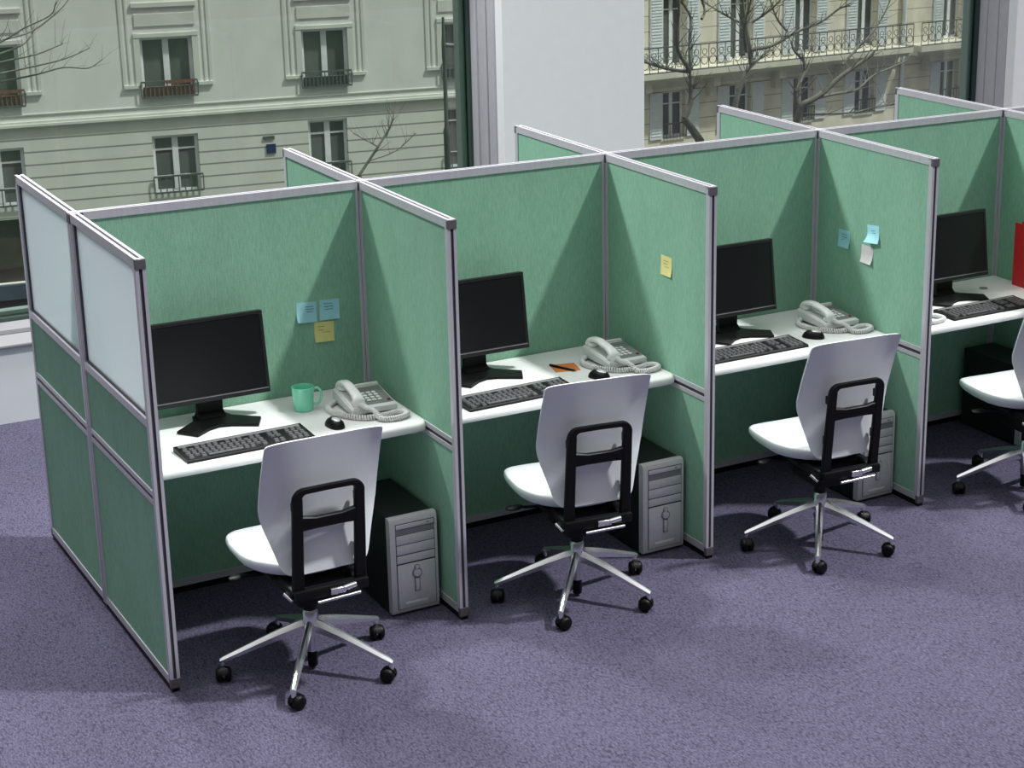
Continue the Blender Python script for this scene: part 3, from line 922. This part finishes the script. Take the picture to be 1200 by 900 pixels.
box(bm, -0.01, 0.045, -0.256, -0.244, 0.376, 0.398, 0.002)
tube(bm, [(0.040, -0.25, 0.390), (0.085, -0.25, 0.396)], 0.010, 10)
obj('tension_tab', bm, M['chrome'], ch, 50, (0, 0, 0.018), label='bright metal tab')
bm = bmesh.new()
tube(bm, [(-0.128, -0.18, 0.352), (-0.145, -0.15, 0.372)], 0.008, 8)
obj('side_pin', bm, M['chrome'], ch, 50, (0, 0, 0.018), label='bright metal pin')
bm = bmesh.new()
tube(bm, [(-0.06, -0.252, 0.358), (0.10, -0.252, 0.362)], 0.006, 10)
obj('tilt_rod', bm, M['chrome'], ch, 50, (0, 0, 0.018), label='bright metal tilt rod')
bm = bmesh.new(); lathe(bm, [(0.022, 0.238), (0.025, 0.241), (0.025, 0.278), (0.018, 0.284), (0.018, 0.310)], 24)
obj('column_sleeve', bm, M['black'], ch, 40)
bm = bmesh.new(); lathe(bm, [(0.022, 0.075), (0.0235, 0.12), (0.029, 0.135), (0.029, 0.232), (0.024, 0.240)], 28)
obj('column', bm, M['chrome'], ch, 40)
bm = bmesh.new(); lathe(bm, [(0.016, 0.012), (0.0185, 0.016), (0.0185, 0.076)], 20)
obj('column_base', bm, M['black'], ch, 40)
for k in range(5):
    a = R(93 + 72 * k)
    rot = Matrix.Rotation(a, 4, 'Z')
    bm = bmesh.new()
    rings = []
    for r, zt, w, h in ((0.020, 0.203, 0.017, 0.050), (0.05, 0.196, 0.0165, 0.046), (0.12, 0.172, 0.0155, 0.038), (0.20, 0.141, 0.014, 0.031), (0.28, 0.108, 0.0125, 0.023), (0.322, 0.091, 0.0115, 0.019), (0.333, 0.084, 0.010, 0.013)):
        rings.append([(r, y, z) for y, z in ((-w * 0.30, zt), (w * 0.30, zt), (w * 0.62, zt - h * 0.18), (w, zt - h * 0.42), (w * 0.8, zt - h), (-w * 0.8, zt - h), (-w, zt - h * 0.42), (-w * 0.62, zt - h * 0.18))])
    ring_loft(bm, rings)
    b2 = bmesh.new(); lathe(b2, [(0.0095, 0.050), (0.0095, 0.082)], 12, (0.323, 0))
    me = bpy.data.meshes.new('tmp'); b2.to_mesh(me); b2.free(); bm.from_mesh(me); bpy.data.meshes.remove(me)
    bmesh.ops.transform(bm, matrix=rot, verts=bm.verts[:])
    leg = obj('base_leg', bm, M['chrome'], ch, 35)
    bm = bmesh.new()
    sw = Matrix.Translation((0.323, 0, 0.0)) @ Matrix.Rotation(R(40 + 50 * k), 4, 'Z')
    for sy in (-1, 1):
        rings = [[(0.012 + r * math.cos(2 * PI * q / 20), sy * y, 0.0275 + r * math.sin(2 * PI * q / 20)) for q in range(20)] for r, y in ((0.020, 0.005), (0.0265, 0.007), (0.0275, 0.012), (0.0265, 0.020), (0.021, 0.0255), (0.012, 0.028))]
        ring_loft(bm, rings)
    rings = []
    for t in range(7):    # hood over the wheels
        q = R(15 + t * 25)
        rings.append([(0.012 + 0.0305 * math.cos(q), y, 0.0275 + 0.0305 * math.sin(q)) for y in (-0.010, 0.010)] + [(0.012 + 0.026 * math.cos(q), y, 0.0275 + 0.026 * math.sin(q)) for y in (0.010, -0.010)])
    ring_loft(bm, rings)
    bmesh.ops.transform(bm, matrix=rot @ sw, verts=bm.verts[:])
    obj('caster', bm, M['black'], leg, 40)
for i, (x, y, rz, lb) in enumerate(((0.488, -0.927, 0, 'white swivel chair with black back frame at the mug desk'), (1.633, -0.879, -7.5, 'white swivel chair with black back frame at the orange-note desk'),
                                    (2.783, -0.957, -4.5, 'white swivel chair with black back frame at the third desk'), (3.995, -0.925, -6, 'white swivel chair cut off by the right edge of the photo'))):
    place(ch, i, (x, y, 0), R(rz), lb)

# ------------------------------------------------------------------ outside
GROUND = -13.0
st = B(-40, 110, 3.4, 130, GROUND - 0.2, GROUND)
M['asphalt'] = noisy(mat('asphalt', srgb(92, 94, 94), 0.9), 3, 0.2)
struct('street', st, M['asphalt'], label='grey street far below the windows')

def stone(name, col, course=None, z_off=0.0, groove=0.05, amount=0.10):
    m = noisy(mat(name, col, 0.9, 0, 0.15), 1.3, amount, (1, 1, 0.6), 5)
    if course:
        nt = m.node_tree; N = nt.nodes; L = nt.links; b = N['Principled BSDF']
        src = b.inputs['Base Color'].links[0].from_socket
        tc = N.new('ShaderNodeTexCoord'); sx = N.new('ShaderNodeSeparateXYZ'); L.new(tc.outputs['Object'], sx.inputs[0])
        ad = N.new('ShaderNodeMath'); ad.operation = 'ADD'; ad.inputs[1].default_value = 100 - z_off; L.new(sx.outputs['Z'], ad.inputs[0])
        mo_ = N.new('ShaderNodeMath'); mo_.operation = 'MODULO'; mo_.inputs[1].default_value = course; L.new(ad.outputs[0], mo_.inputs[0])
        lt = N.new('ShaderNodeMath'); lt.operation = 'LESS_THAN'; lt.inputs[1].default_value = groove; L.new(mo_.outputs[0], lt.inputs[0])
        mx = N.new('ShaderNodeMixRGB'); mx.inputs[2].default_value = tuple(c * 0.42 for c in col[:3]) + (1,)
        L.new(lt.outputs[0], mx.inputs[0]); L.new(src, mx.inputs[1]); L.new(mx.outputs[0], b.inputs['Base Color'])
    return m
M['stoneL'] = stone('pale_plaster', srgb(236, 238, 232), None, amount=0.06)
M['stoneLc'] = stone('coursed_pale_stone', srgb(228, 230, 220), 0.345, -5.62, 0.045, 0.07)
M['stoneLt'] = stone('pale_moulding', srgb(224, 226, 218), None, amount=0.06)
M['stoneR'] = stone('warm_limestone', srgb(240, 233, 214), 0.62, 0, 0.03, 0.14)
M['stoneRt'] = stone('warm_limestone_trim', srgb(218, 214, 198), None, amount=0.10)
M['pane'] = noisy(mat('dark_window_pane', srgb(104, 108, 104), 0.2, 0, 0.5), 1.5, 0.25, (1, 1, 0.3))
M['joinery'] = noisy(mat('white_joinery', srgb(244, 248, 250), 0.5), 6, 0.05)
M['iron'] = noisy(mat('dark_iron', srgb(94, 99, 97), 0.6), 8, 0.15)
M['planter'] = noisy(mat('red_brown_planter', srgb(128, 84, 70), 0.8), 8, 0.15)
M['shutter'] = noisy(mat('grey_blue_shutter', srgb(232, 238, 240), 0.6), 5, 0.06)
M['bark'] = noisy(mat('bare_bark', srgb(116, 116, 104), 0.9), 6, 0.2, bump=0.3, bump_dist=0.02)
M['shopdark'] = noisy(mat('dark_shopfront', srgb(70, 66, 58), 0.5), 2, 0.2)
M['shopsign'] = noisy(mat('slate_sign', srgb(72, 86, 98), 0.6), 3, 0.12)
M['plate_blue'] = noisy(mat('blue_enamel', srgb(46, 60, 104), 0.4), 8, 0.08)
M['plate_white'] = noisy(mat('white_enamel', srgb(214, 218, 220), 0.4), 8, 0.04)

def wall_with_openings(s0, s1, z0, z1, ops, depth):
    bm = bmesh.new()
    S = sorted({s0, s1} | {o[0] for o in ops} | {o[1] for o in ops})
    Z = sorted({z0, z1} | {o[2] for o in ops} | {o[3] for o in ops})
    S = [s for s in S if s0 <= s <= s1]; Z = [z for z in Z if z0 <= z <= z1]
    for a, b in zip(S, S[1:]):
        for c, d in zip(Z, Z[1:]):
            ms, mz = (a + b) / 2, (c + d) / 2
            if any(o[0] < ms < o[1] and o[2] < mz < o[3] for o in ops): continue
            bm.faces.new([bm.verts.new(p) for p in ((a, 0, c), (b, 0, c), (b, 0, d), (a, 0, d))])
    for a, b, c, d in ops:
        for q in (((a, c), (b, c)), ((b, c), (b, d)), ((b, d), (a, d)), ((a, d), (a, c))):
            (p0, r0), (p1, r1) = q
            bm.faces.new([bm.verts.new(p) for p in ((p0, 0, r0), (p1, 0, r1), (p1, depth, r1), (p0, depth, r0))])
    box(bm, s0, s1, depth, depth + 6, z0, z1)
    bmesh.ops.remove_doubles(bm, verts=bm.verts[:], dist=0.0005)
    return bm

def french_window(root, a, b, c, d, y, cross=(), wide=0.07):
    """two-leaf casement in the opening a..b, c..d, set back by y"""
    bm = bmesh.new()
    m = (a + b) / 2
    box(bm, a, a + wide, y - 0.05, y, c, d); box(bm, b - wide, b, y - 0.05, y, c, d)
    box(bm, a + wide, b - wide, y - 0.05, y, d - wide, d); box(bm, a + wide, b - wide, y - 0.05, y, c, c + wide)
    box(bm, m - wide * 0.95, m + wide * 0.95, y - 0.06, y, c + wide, d - wide)
    for z in cross:
        box(bm, a + wide, m - wide * 0.95, y - 0.045, y, z, z + wide * 0.6); box(bm, m + wide * 0.95, b - wide, y - 0.045, y, z, z + wide * 0.6)
    w = obj('window', bm, M['joinery'], root)
    obj('pane', B(a + wide, b - wide, y - 0.02, y - 0.005, c + wide, d - wide), M['pane'], w)
    return w

def railing(root, a, b, z0, z1, y, step, scroll=False, name='railing'):
    bm = bmesh.new()
    box(bm, a, b, y - 0.03, y, z1 - 0.05, z1); box(bm, a, b, y - 0.03, y, z0, z0 + 0.05)
    n = max(2, int((b - a) / step))
    for k in range(n + 1):
        x = a + (b - a) * k / n
        box(bm, x - 0.014, x + 0.014, y - 0.025, y - 0.005, z0 + 0.05, z1 - 0.05)
    if scroll:
        h = (z1 - z0)
        for k in range(n):
            cx = a + (b - a) * (k + 0.5) / n
            for f, r in ((0.36, 0.42), (0.68, 0.28)):
                rr = step * r
                tube(bm, [(cx + rr * math.cos(2 * PI * q / 12), y - 0.015, z0 + h * f + rr * math.sin(2 * PI * q / 12)) for q in range(13)], 0.018, 4)
    return obj(name, bm, M['iron'], root)

# --- left building (pale)
bl = thing('apartment_building', 'pale plastered apartment building filling the left window', 'building', (14.77, 42.11, 0), R(-6))
upper = [(-6.92, -5.52, -4.66, -3.02), (-2.40, -1.00, -4.66, -3.02), (2.02, 3.34, -4.66, -3.02), (6.15, 7.35, -4.66, -3.02), (-11.2, -9.9, -4.66, -3.02)]
lower = [(-6.95, -5.62, -7.30, -5.74), (-2.27, -1.02, -7.30, -5.70), (2.08, 3.22, -7.30, -5.58), (6.2, 7.3, -7.30, -5.50), (-11.2, -9.9, -7.3, -5.7)]
shop = [(-8.6, -5.45, -9.40, -7.65)]
obj('wall', wall_with_openings(-16, 12, -5.15, 4.0, upper, 0.30), M['stoneL'], bl, label='smooth pale upper wall')
obj('wall', wall_with_openings(-16, 12, GROUND, -5.15, lower + shop, 0.30), M['stoneLc'], bl, label='coursed stone lower wall')
bm = bmesh.new()
box(bm, -16, 12, -0.09, 0.02, -5.20, -5.13); box(bm, -16, 12, -0.05, 0.02, -5.13, -5.06); box(bm, -16, 12, -0.025, 0.02, -4.90, -4.87)
obj('cornice', bm, M['stoneLt'], bl)
for i, (a, b, c, d) in enumerate(upper):
    french_window(bl, a, b, c, d, 0.16, (), 0.085)
    bm = bmesh.new()
    for s0_, s1_ in ((a - 0.16, a), (b, b + 0.16)):
        box(bm, s0_, s1_, -0.03, 0.01, c + 0.35, d + 0.12)
    box(bm, a - 0.16, b + 0.16, -0.04, 0.01, d, d + 0.10)
    box(bm, a - 0.10, b + 0.10, -0.025, 0.01, d + 0.30, d + 0.62)
    box(bm, a - 0.16, b + 0.16, -0.05, 0.01, d + 0.80, d + 0.92)
    for s0_, s1_ in ((a - 0.50, a - 0.42), (a - 0.33, a - 0.28), (b + 0.42, b + 0.50), (b + 0.28, b + 0.33)):
        box(bm, s0_, s1_, -0.022, 0.01, c + 0.35, d + 1.6)
    for s0_, s1_ in ((a - 0.50, a - 0.1), (b + 0.1, b + 0.50)):
        box(bm, s0_, s1_, -0.06, 0.01, c + 0.29, c + 0.38)
    obj('window_surround', bm, M['stoneLt'], bl)
    railing(bl, a - 0.06, b + 0.06, c + 0.0, c + 0.47, -0.06, 0.11, name='window_guard')
    bm = bmesh.new(); box(bm, a + 0.02, b - 0.02, -0.05, 0.08, c + 0.02, c + 0.30)
    if i in (0, 1): box(bm, a + (0.6 if i else 0.02), b - 0.02, -0.10, -0.06, c + 0.38, c + 0.47)
    obj('flower_box', bm, M['planter'] if i in (0, 1) else M['iron'], bl)
for a, b, c, d in lower:
    french_window(bl, a, b, c, d, 0.16, (d - 0.42, c + 0.42), 0.085)
    railing(bl, a - 0.05, b + 0.05, c, c + 0.50, -0.05, 0.16, name='window_guard')
a, b, c, d = shop[0]
obj('shop_window', B(a, b, 0.15, 0.25, c, d), M['shopdark'], bl)
obj('shop_sign', B(a, b + 0.05, -0.14, 0.02, -9.82, -9.42), M['shopsign'], bl)
obj('shop_base', B(a, b + 0.05, -0.06, 0.01, -10.6, -9.82), M['shopdark'], bl)
# house number plates
obj('number_plate', B(0.86, 1.12, -0.03, 0.005, -6.42, -6.16), M['plate_blue'], bl, label='blue house number plate')
obj('name_plate', B(0.78, 1.10, -0.03, 0.005, -6.02, -5.93), M['iron'], bl, label='small dark plate')

# --- right building (warm stone)
KR = 1.696
OX, OY = -1.629 + (25.77 + 1.629) * KR, -6.76 + (30.54 + 6.76) * KR
def zr(z): return 3.06 + (z - 3.06) * KR
br_ = thing('apartment_building', 'warm stone apartment building with shutters and long balcony in right window', 'building', (OX, OY, 0), R(5))
cent = [-8.2, -6.15, -4.08, -2.02, 0.06, 2.18, 5.3, 7.4]
ups = [((c - 0.33) * KR, (c + 0.33) * KR, zr(-3.0), zr(-1.35)) for c in cent]
los = [((c - 0.34) * KR, (c + 0.34) * KR, zr(-4.72), zr(-3.60)) for c in cent]
obj('wall', wall_with_openings(-10 * KR, 10 * KR, GROUND - 2.0, zr(1.5), ups + los, 0.4), M['stoneR'], br_)
for (a, b, c, d), lo in [(o, False) for o in ups] + [(o, True) for o in los]:
    french_window(br_, a, b, c, d, 0.30, (d - 0.55,), 0.09)
    w = 0.62
    for s0_, s1_ in ((a - w - 0.06, a - 0.06), (b + 0.06, b + w + 0.06)):
        bm = bmesh.new()
        box(bm, s0_, s1_, -0.06, 0.0, c, d)
        nsl = int((d - c) / 0.12)
        for k in range(1, nsl):
            zz = c + (d - c) * k / nsl
            box(bm, s0_ + 0.06, s1_ - 0.06, -0.075, -0.06, zz, zz + 0.05)
        obj('shutter', bm, M['shutter'], br_)
    if lo:
        railing(br_, a - 0.02, b + 0.02, c, c + 0.62, -0.06, 0.16, False, 'window_guard')
bm = bmesh.new()
zb = zr(-3.05)
box(bm, -10 * KR, 3.35 * KR, -0.95, 0.0, zb - 0.22, zb)
box(bm, -10 * KR, 3.35 * KR, -0.75, 0.0, zb - 0.40, zb - 0.22)
box(bm, 3.65 * KR, 10 * KR, -0.95, 0.0, zb - 0.26, zb)
box(bm, 3.65 * KR, 10 * KR, -0.70, 0.0, zb - 0.45, zb - 0.26)
box(bm, -10 * KR, 10 * KR, -0.12, 0.0, zb - 0.75, zb - 0.45)
obj('balcony_slab', bm, M['stoneRt'], br_)
bm = bmesh.new()
for c in cent:            # carved brackets under the balcony
    for dx in (-1.02,):
        x = (c + dx) * KR
        box(bm, x - 0.16, x + 0.16, -0.62, 0.0, zb - 0.80, zb - 0.40); box(bm, x - 0.13, x + 0.13, -0.34, 0.0, zb - 1.25, zb - 0.80)
obj('bracket', bm, M['stoneRt'], br_)
railing(br_, -10 * KR, 3.35 * KR, zb, zb + 1.05, -0.90, 0.42, True, 'balcony_railing')
railing(br_, 3.65 * KR, 10 * KR, zb, zb + 1.05, -0.90, 0.42, True, 'balcony_railing')
bm = bmesh.new(); tube(bm, [(3.45 * KR, -0.12, GROUND), (3.45 * KR, -0.12, zr(1.4))], 0.09, 8)
obj('downpipe', bm, M['shutter'], br_)

# --- bare trees
def tree(label, base, rz, branches, kz, s_k, base_xy, trunk_r, group, twig_seed, extra=16):
    """branches: polylines (s, z) with start radius; depth jittered so the crown has volume"""
    root = thing('bare_tree', label, 'tree', base, rz, group)
    rnd = random.Random(twig_seed)
    wood = bmesh.new()
    twigs = bmesh.new()
    for r0, pl, dy in branches:
        pts = []
        n = len(pl)
        for i, (s, z) in enumerate(pl):
            pts.append((s * s_k, dy * i / max(1, n - 1), kz(z)))
        sp = smooth_path(pts, 4)
        rad = [max(0.010, 0.72 * r0 * (1 - 0.62 * i / (len(sp) - 1))) for i in range(len(sp))]
        tube(wood, sp, rad, 7)
        m = len(sp)
        for t in range(extra):
            i = rnd.randrange(max(1, m // 4), m)
            p = sp[i]; q = sp[max(0, i - 1)]
            d = (p - q).normalized()
            side = Vector((rnd.uniform(-1, 1), rnd.uniform(-1, 1), rnd.uniform(-0.15, 0.9)))
            dd = (d * 0.8 + side).normalized()
            L_ = rnd.uniform(0.35, 1.1) * s_k * 0.42
            p1 = p + dd * L_ * 0.5 + Vector((rnd.uniform(-.06, .06), rnd.uniform(-.06, .06), 0.03))
            p2 = p1 + (dd + Vector((0, 0, rnd.uniform(-0.1, 0.35)))) * L_ * 0.5
            rr = min(rad[i] * 0.45, 0.016)
            tube(twigs, [p, p1, p2], [rr, rr * 0.6, rr * 0.3], 4)
    tube(wood, base_xy[0], base_xy[1], 9)
    obj('trunk', wood, M['bark'], root, 60)
    obj('twigs', twigs, M['bark'], root)
    return root
KT = 1.6
TO = (-1.629 + (15.05 + 1.629) * KT, -6.76 + (15.95 + 6.76) * KT, 0)
def zt(z): return 3.06 + (z - 3.06) * KT
tA = [[(-2.29, -1.41), (-2.18, -1.19), (-2.17, -0.89), (-2.2, -0.73)], [(-2.2, -0.73), (-2.33, -0.6), (-2.53, -0.38), (-2.61, -0.11), (-2.63, 0.24), (-2.75, 0.6)], [(-2.23, -0.73), (-2.55, -0.67), (-2.89, -0.55), (-3.3, -0.40)], [(-2.17, -0.71), (-2.12, -0.51), (-2.06, -0.24), (-1.98, 0.02), (-2.1, 0.3), (-2.15, 0.7)], [(-1.98, 0.02), (-1.83, 0.14), (-1.89, 0.5)]]
tree('bare tree seen nearest the white pillar in the right window', TO, R(5), [(0.12, tA[0], 0.0), (0.085, tA[1], -0.6), (0.07, tA[2], 0.5), (0.08, tA[3], 0.7), (0.05, tA[4], 0.4)], zt, KT,
     ([(-2.0 * KT, 0, GROUND), (-2.02 * KT, 0, zt(-2.6)), (-2.0 * KT, 0, zt(-1.77)), (-2.29 * KT, 0, zt(-1.41))], [0.17, 0.13, 0.11, 0.09]), 0.2, 'bare street trees', 3, 22)
tB = [[(-1.73, -1.36), (-1.63, -1.03), (-1.52, -0.79), (-1.39, -0.62)], [(-1.39, -0.62), (-1.4, -0.24), (-1.39, 0.06), (-1.41, 0.5)], [(-1.39, -0.02), (-1.24, 0.1), (-1.11, 0.24), (-0.9, 0.5)], [(-1.49, -0.44), (-1.6, -0.18), (-1.65, 0.03), (-1.57, 0.5)], [(-1.63, 0.0), (-1.83, 0.12), (-2.1, 0.3)], [(-1.36, -0.62), (-1.1, -0.57), (-0.76, -0.49)], [(-1.4, -0.42), (-1.07, -0.37), (-0.7, -0.2), (-0.27, -0.06), (0.0, 0.12), (0.14, 0.17)], [(-0.7, -0.2), (-0.78, 0.02), (-0.83, 0.5)]]
tree('bare tree with fan of upright branches, second from the pillar in the right window', (TO[0], TO[1] - 0.8, 0), R(5), [(0.11, tB[0], 0), (0.085, tB[1], 0.4), (0.05, tB[2], -0.5), (0.07, tB[3], -0.4), (0.045, tB[4], 0.4), (0.05, tB[5], 0.5), (0.065, tB[6], -0.7), (0.05, tB[7], 0.6)], zt, KT,
     ([(-1.72 * KT, 0, GROUND), (-1.72 * KT, 0, zt(-2.4)), (-1.72 * KT, 0, zt(-1.75)), (-1.73 * KT, 0, zt(-1.36))], [0.15, 0.11, 0.09, 0.08]), 0.2, 'bare street trees', 5, 18)
tC = [[(-0.84, -1.44), (-0.8, -1.21), (-0.68, -1.14), (-0.48, -1.03), (-0.24, -0.84), (0.03, -0.68), (0.34, -0.52)], [(-0.89, -1.0), (-0.72, -0.83), (-0.61, -0.63), (-0.8, -0.39), (-0.72, -0.19)], [(-0.68, -1.17), (-0.34, -1.14), (0.01, -1.13), (0.51, -1.12), (0.89, -0.95), (1.32, -0.87), (1.72, -0.8)], [(-0.74, -1.35), (-0.33, -1.37), (0.16, -1.38), (0.55, -1.32), (0.98, -1.3)], [(0.03, -0.68), (0.33, -0.49), (0.67, -0.29), (0.97, -0.02), (1.2, 0.3)], [(-0.84, -1.2), (-0.89, -1.0)]]
tree('bare tree with long branches reaching right across the right window', (TO[0] - 0.1, TO[1] - 1.7, 0), R(5), [(0.13, tC[0], -0.5), (0.07, tC[1], 0.4), (0.06, tC[2], 0.6), (0.05, tC[3], -0.6), (0.05, tC[4], 0.3), (0.09, tC[5], 0)], zt, KT,
     ([(-0.86 * KT, 0, GROUND), (-0.86 * KT, 0, zt(-2.4)), (-0.84 * KT, 0, zt(-1.44))], [0.18, 0.13, 0.10]), 0.2, 'bare street trees', 8, 18)
TL = (-1.629 + (8.21 + 1.629) * 1.3, -6.76 + (22.56 + 6.76) * 1.3, 0)
def zl(z): return 3.06 + (z - 3.06) * 1.3
la = [[(-4.6, -0.95), (-4.1, -0.78), (-3.56, -0.52), (-3.22, -0.32), (-2.82, -0.13), (-2.73, 0.07)], [(-4.6, -1.1), (-3.59, -0.85), (-3.07, -0.75), (-2.67, -0.6)], [(-4.6, -1.2), (-3.22, -0.97), (-2.62, -0.86), (-2.22, -0.71)], [(-4.6, -1.3), (-3.2, -1.11), (-2.64, -1.01), (-2.25, -1.05), (-2.01, -0.94)], [(-4.6, -0.9), (-3.56, -0.55), (-3.05, -0.43), (-2.59, -0.14), (-2.38, 0.05)], [(-4.6, -1.0), (-3.38, -0.7), (-3.08, -0.58), (-2.95, -0.47)]]
tree('bare twigs of a tree reaching in at the left window corner', TL, R(-6), [(0.035, p, 0.3 * (i - 2)) for i, p in enumerate(la)], zl, 1.3,
     ([(-4.7 * 1.3, 0, GROUND), (-4.65 * 1.3, 0, zl(-2.5)), (-4.6 * 1.3, 0, zl(-1.2)), (-4.6 * 1.3, 0, zl(-0.9))], [0.2, 0.16, 0.12, 0.08]), 0.2, 'bare street trees', 11, 9)
lg = [[(2.11, -3.12), (2.48, -2.68), (2.76, -2.32), (2.85, -2.12)], [(2.48, -2.68), (2.1, -2.44)], [(2.62, -2.5), (2.68, -2.15)], [(2.3, -2.9), (2.75, -2.75), (3.1, -2.45)]]
tree('small bare tree low in the left window beside the lamp post', TL, R(-6), [(0.05, lg[0], 0.3), (0.025, lg[1], 0.3), (0.02, lg[2], -0.3), (0.02, lg[3], -0.2)], zl, 1.3,
     ([(1.95 * 1.3, 0, GROUND), (2.0 * 1.3, 0, zl(-4.5)), (2.11 * 1.3, 0, zl(-3.12))], [0.14, 0.10, 0.05]), 0.2, 'bare street trees', 13, 10)

# --- street lamp
sl = thing('street_lamp', 'dark iron street lamp at the right side of the left window', 'lamp post', (TL[0] + 3.72 * 1.3 * math.cos(R(-6)), TL[1] + 3.72 * 1.3 * math.sin(R(-6)), GROUND), R(-6))
zt_ = zl(-0.50) - GROUND
bm = bmesh.new()
lathe(bm, [(0.14, 0), (0.14, 0.5), (0.09, 0.7), (0.075, zl(-2.55) - GROUND), (0.085, zl(-2.5) - GROUND), (0.05, zl(-2.4) - GROUND), (0.045, zl(-1.3) - GROUND), (0.055, zl(-1.2) - GROUND), (0.055, zl(-0.95) - GROUND), (0.04, zl(-0.8) - GROUND), (0.03, zt_)], 12)
obj('pole', bm, M['iron'], sl, 50)
bm = bmesh.new()
za = zl(-0.98) - GROUND
tube(bm, smooth_path([(0.03, 0, za), (0.25, 0, za - 0.02), (0.45, 0, za + 0.08), (0.7, 0, za + 0.12)], 4), 0.05, 8)
obj('arm', bm, M['iron'], sl, 50)
bm = bmesh.new()
lathe(bm, [(0.06, za + 0.12), (0.20, za + 0.02), (0.22, za - 0.10), (0.12, za - 0.16)], 14, (0.78, 0))
obj('lantern', bm, M['iron'], sl, 50)

# ------------------------------------------------------------------ light
w = bpy.data.worlds.new('sky_with_ceiling_glow'); scene.world = w; w.use_nodes = True
bgn = w.node_tree.nodes['Background']
bgn.inputs['Strength'].default_value = 1.0
_N = w.node_tree.nodes; _L = w.node_tree.links
_tc = _N.new('ShaderNodeTexCoord'); _sp = _N.new('ShaderNodeSeparateXYZ'); _cr = _N.new('ShaderNodeValToRGB')
_L.new(_tc.outputs['Generated'], _sp.inputs[0]); _L.new(_sp.outputs['Z'], _cr.inputs['Fac'])
_cr.color_ramp.elements[0].position = 0.0; _cr.color_ramp.elements[0].color = (0.036, 0.036, 0.037, 1)
_cr.color_ramp.elements[1].position = 0.92; _cr.color_ramp.elements[1].color = (1.3, 1.3, 1.29, 1)  # zenith brightened, stands in for the glow of an unbuilt ceiling
_e = _cr.color_ramp.elements.new(0.5); _e.color = (0.10, 0.10, 0.10, 1)
_L.new(_cr.outputs['Color'], bgn.inputs['Color'])
def sun(name, d, strength, ang, col=(1, 1, 1)):
    l = bpy.data.lights.new(name, 'SUN'); l.energy = strength; l.angle = R(ang); l.color = col
    o = bpy.data.objects.new(name, l); link(o)
    o.rotation_euler = Vector(d).to_track_quat('Z', 'Y').to_euler()
    o.location = Vector(d) * 6
    return o
sun('light_right', (0.53, -0.34, 1), 3.1, 3)
sun('light_back', (-0.04, 0.33, 1), 0.75, 5)
sun('light_far', (0.30, 0.66, 1), 0.40, 4)
al = bpy.data.lights.new('ceiling_lamp', 'AREA'); al.shape = 'DISK'; al.size = 0.45; al.energy = 205
ao = link(bpy.data.objects.new('ceiling_lamp', al)); ao.location = (0.0, 2.0, 5.0)
ao.rotation_euler = (Vector((0.0, 2.0, 5.0)) - Vector((2.6, -0.4, 0.9))).to_track_quat('Z', 'Y').to_euler()

# ------------------------------------------------------------------ colour management
vs_ = scene.view_settings
vs_.view_transform = 'Standard'
try: vs_.look = 'None'
except Exception: pass
vs_.gamma = 1.0; vs_.use_curve_mapping = False
vs_.exposure = 0.0
scene.cycles.use_denoising = True
scene.cycles.max_bounces = 8
scene.cycles.diffuse_bounces = 2
scene.cycles.transparent_max_bounces = 16
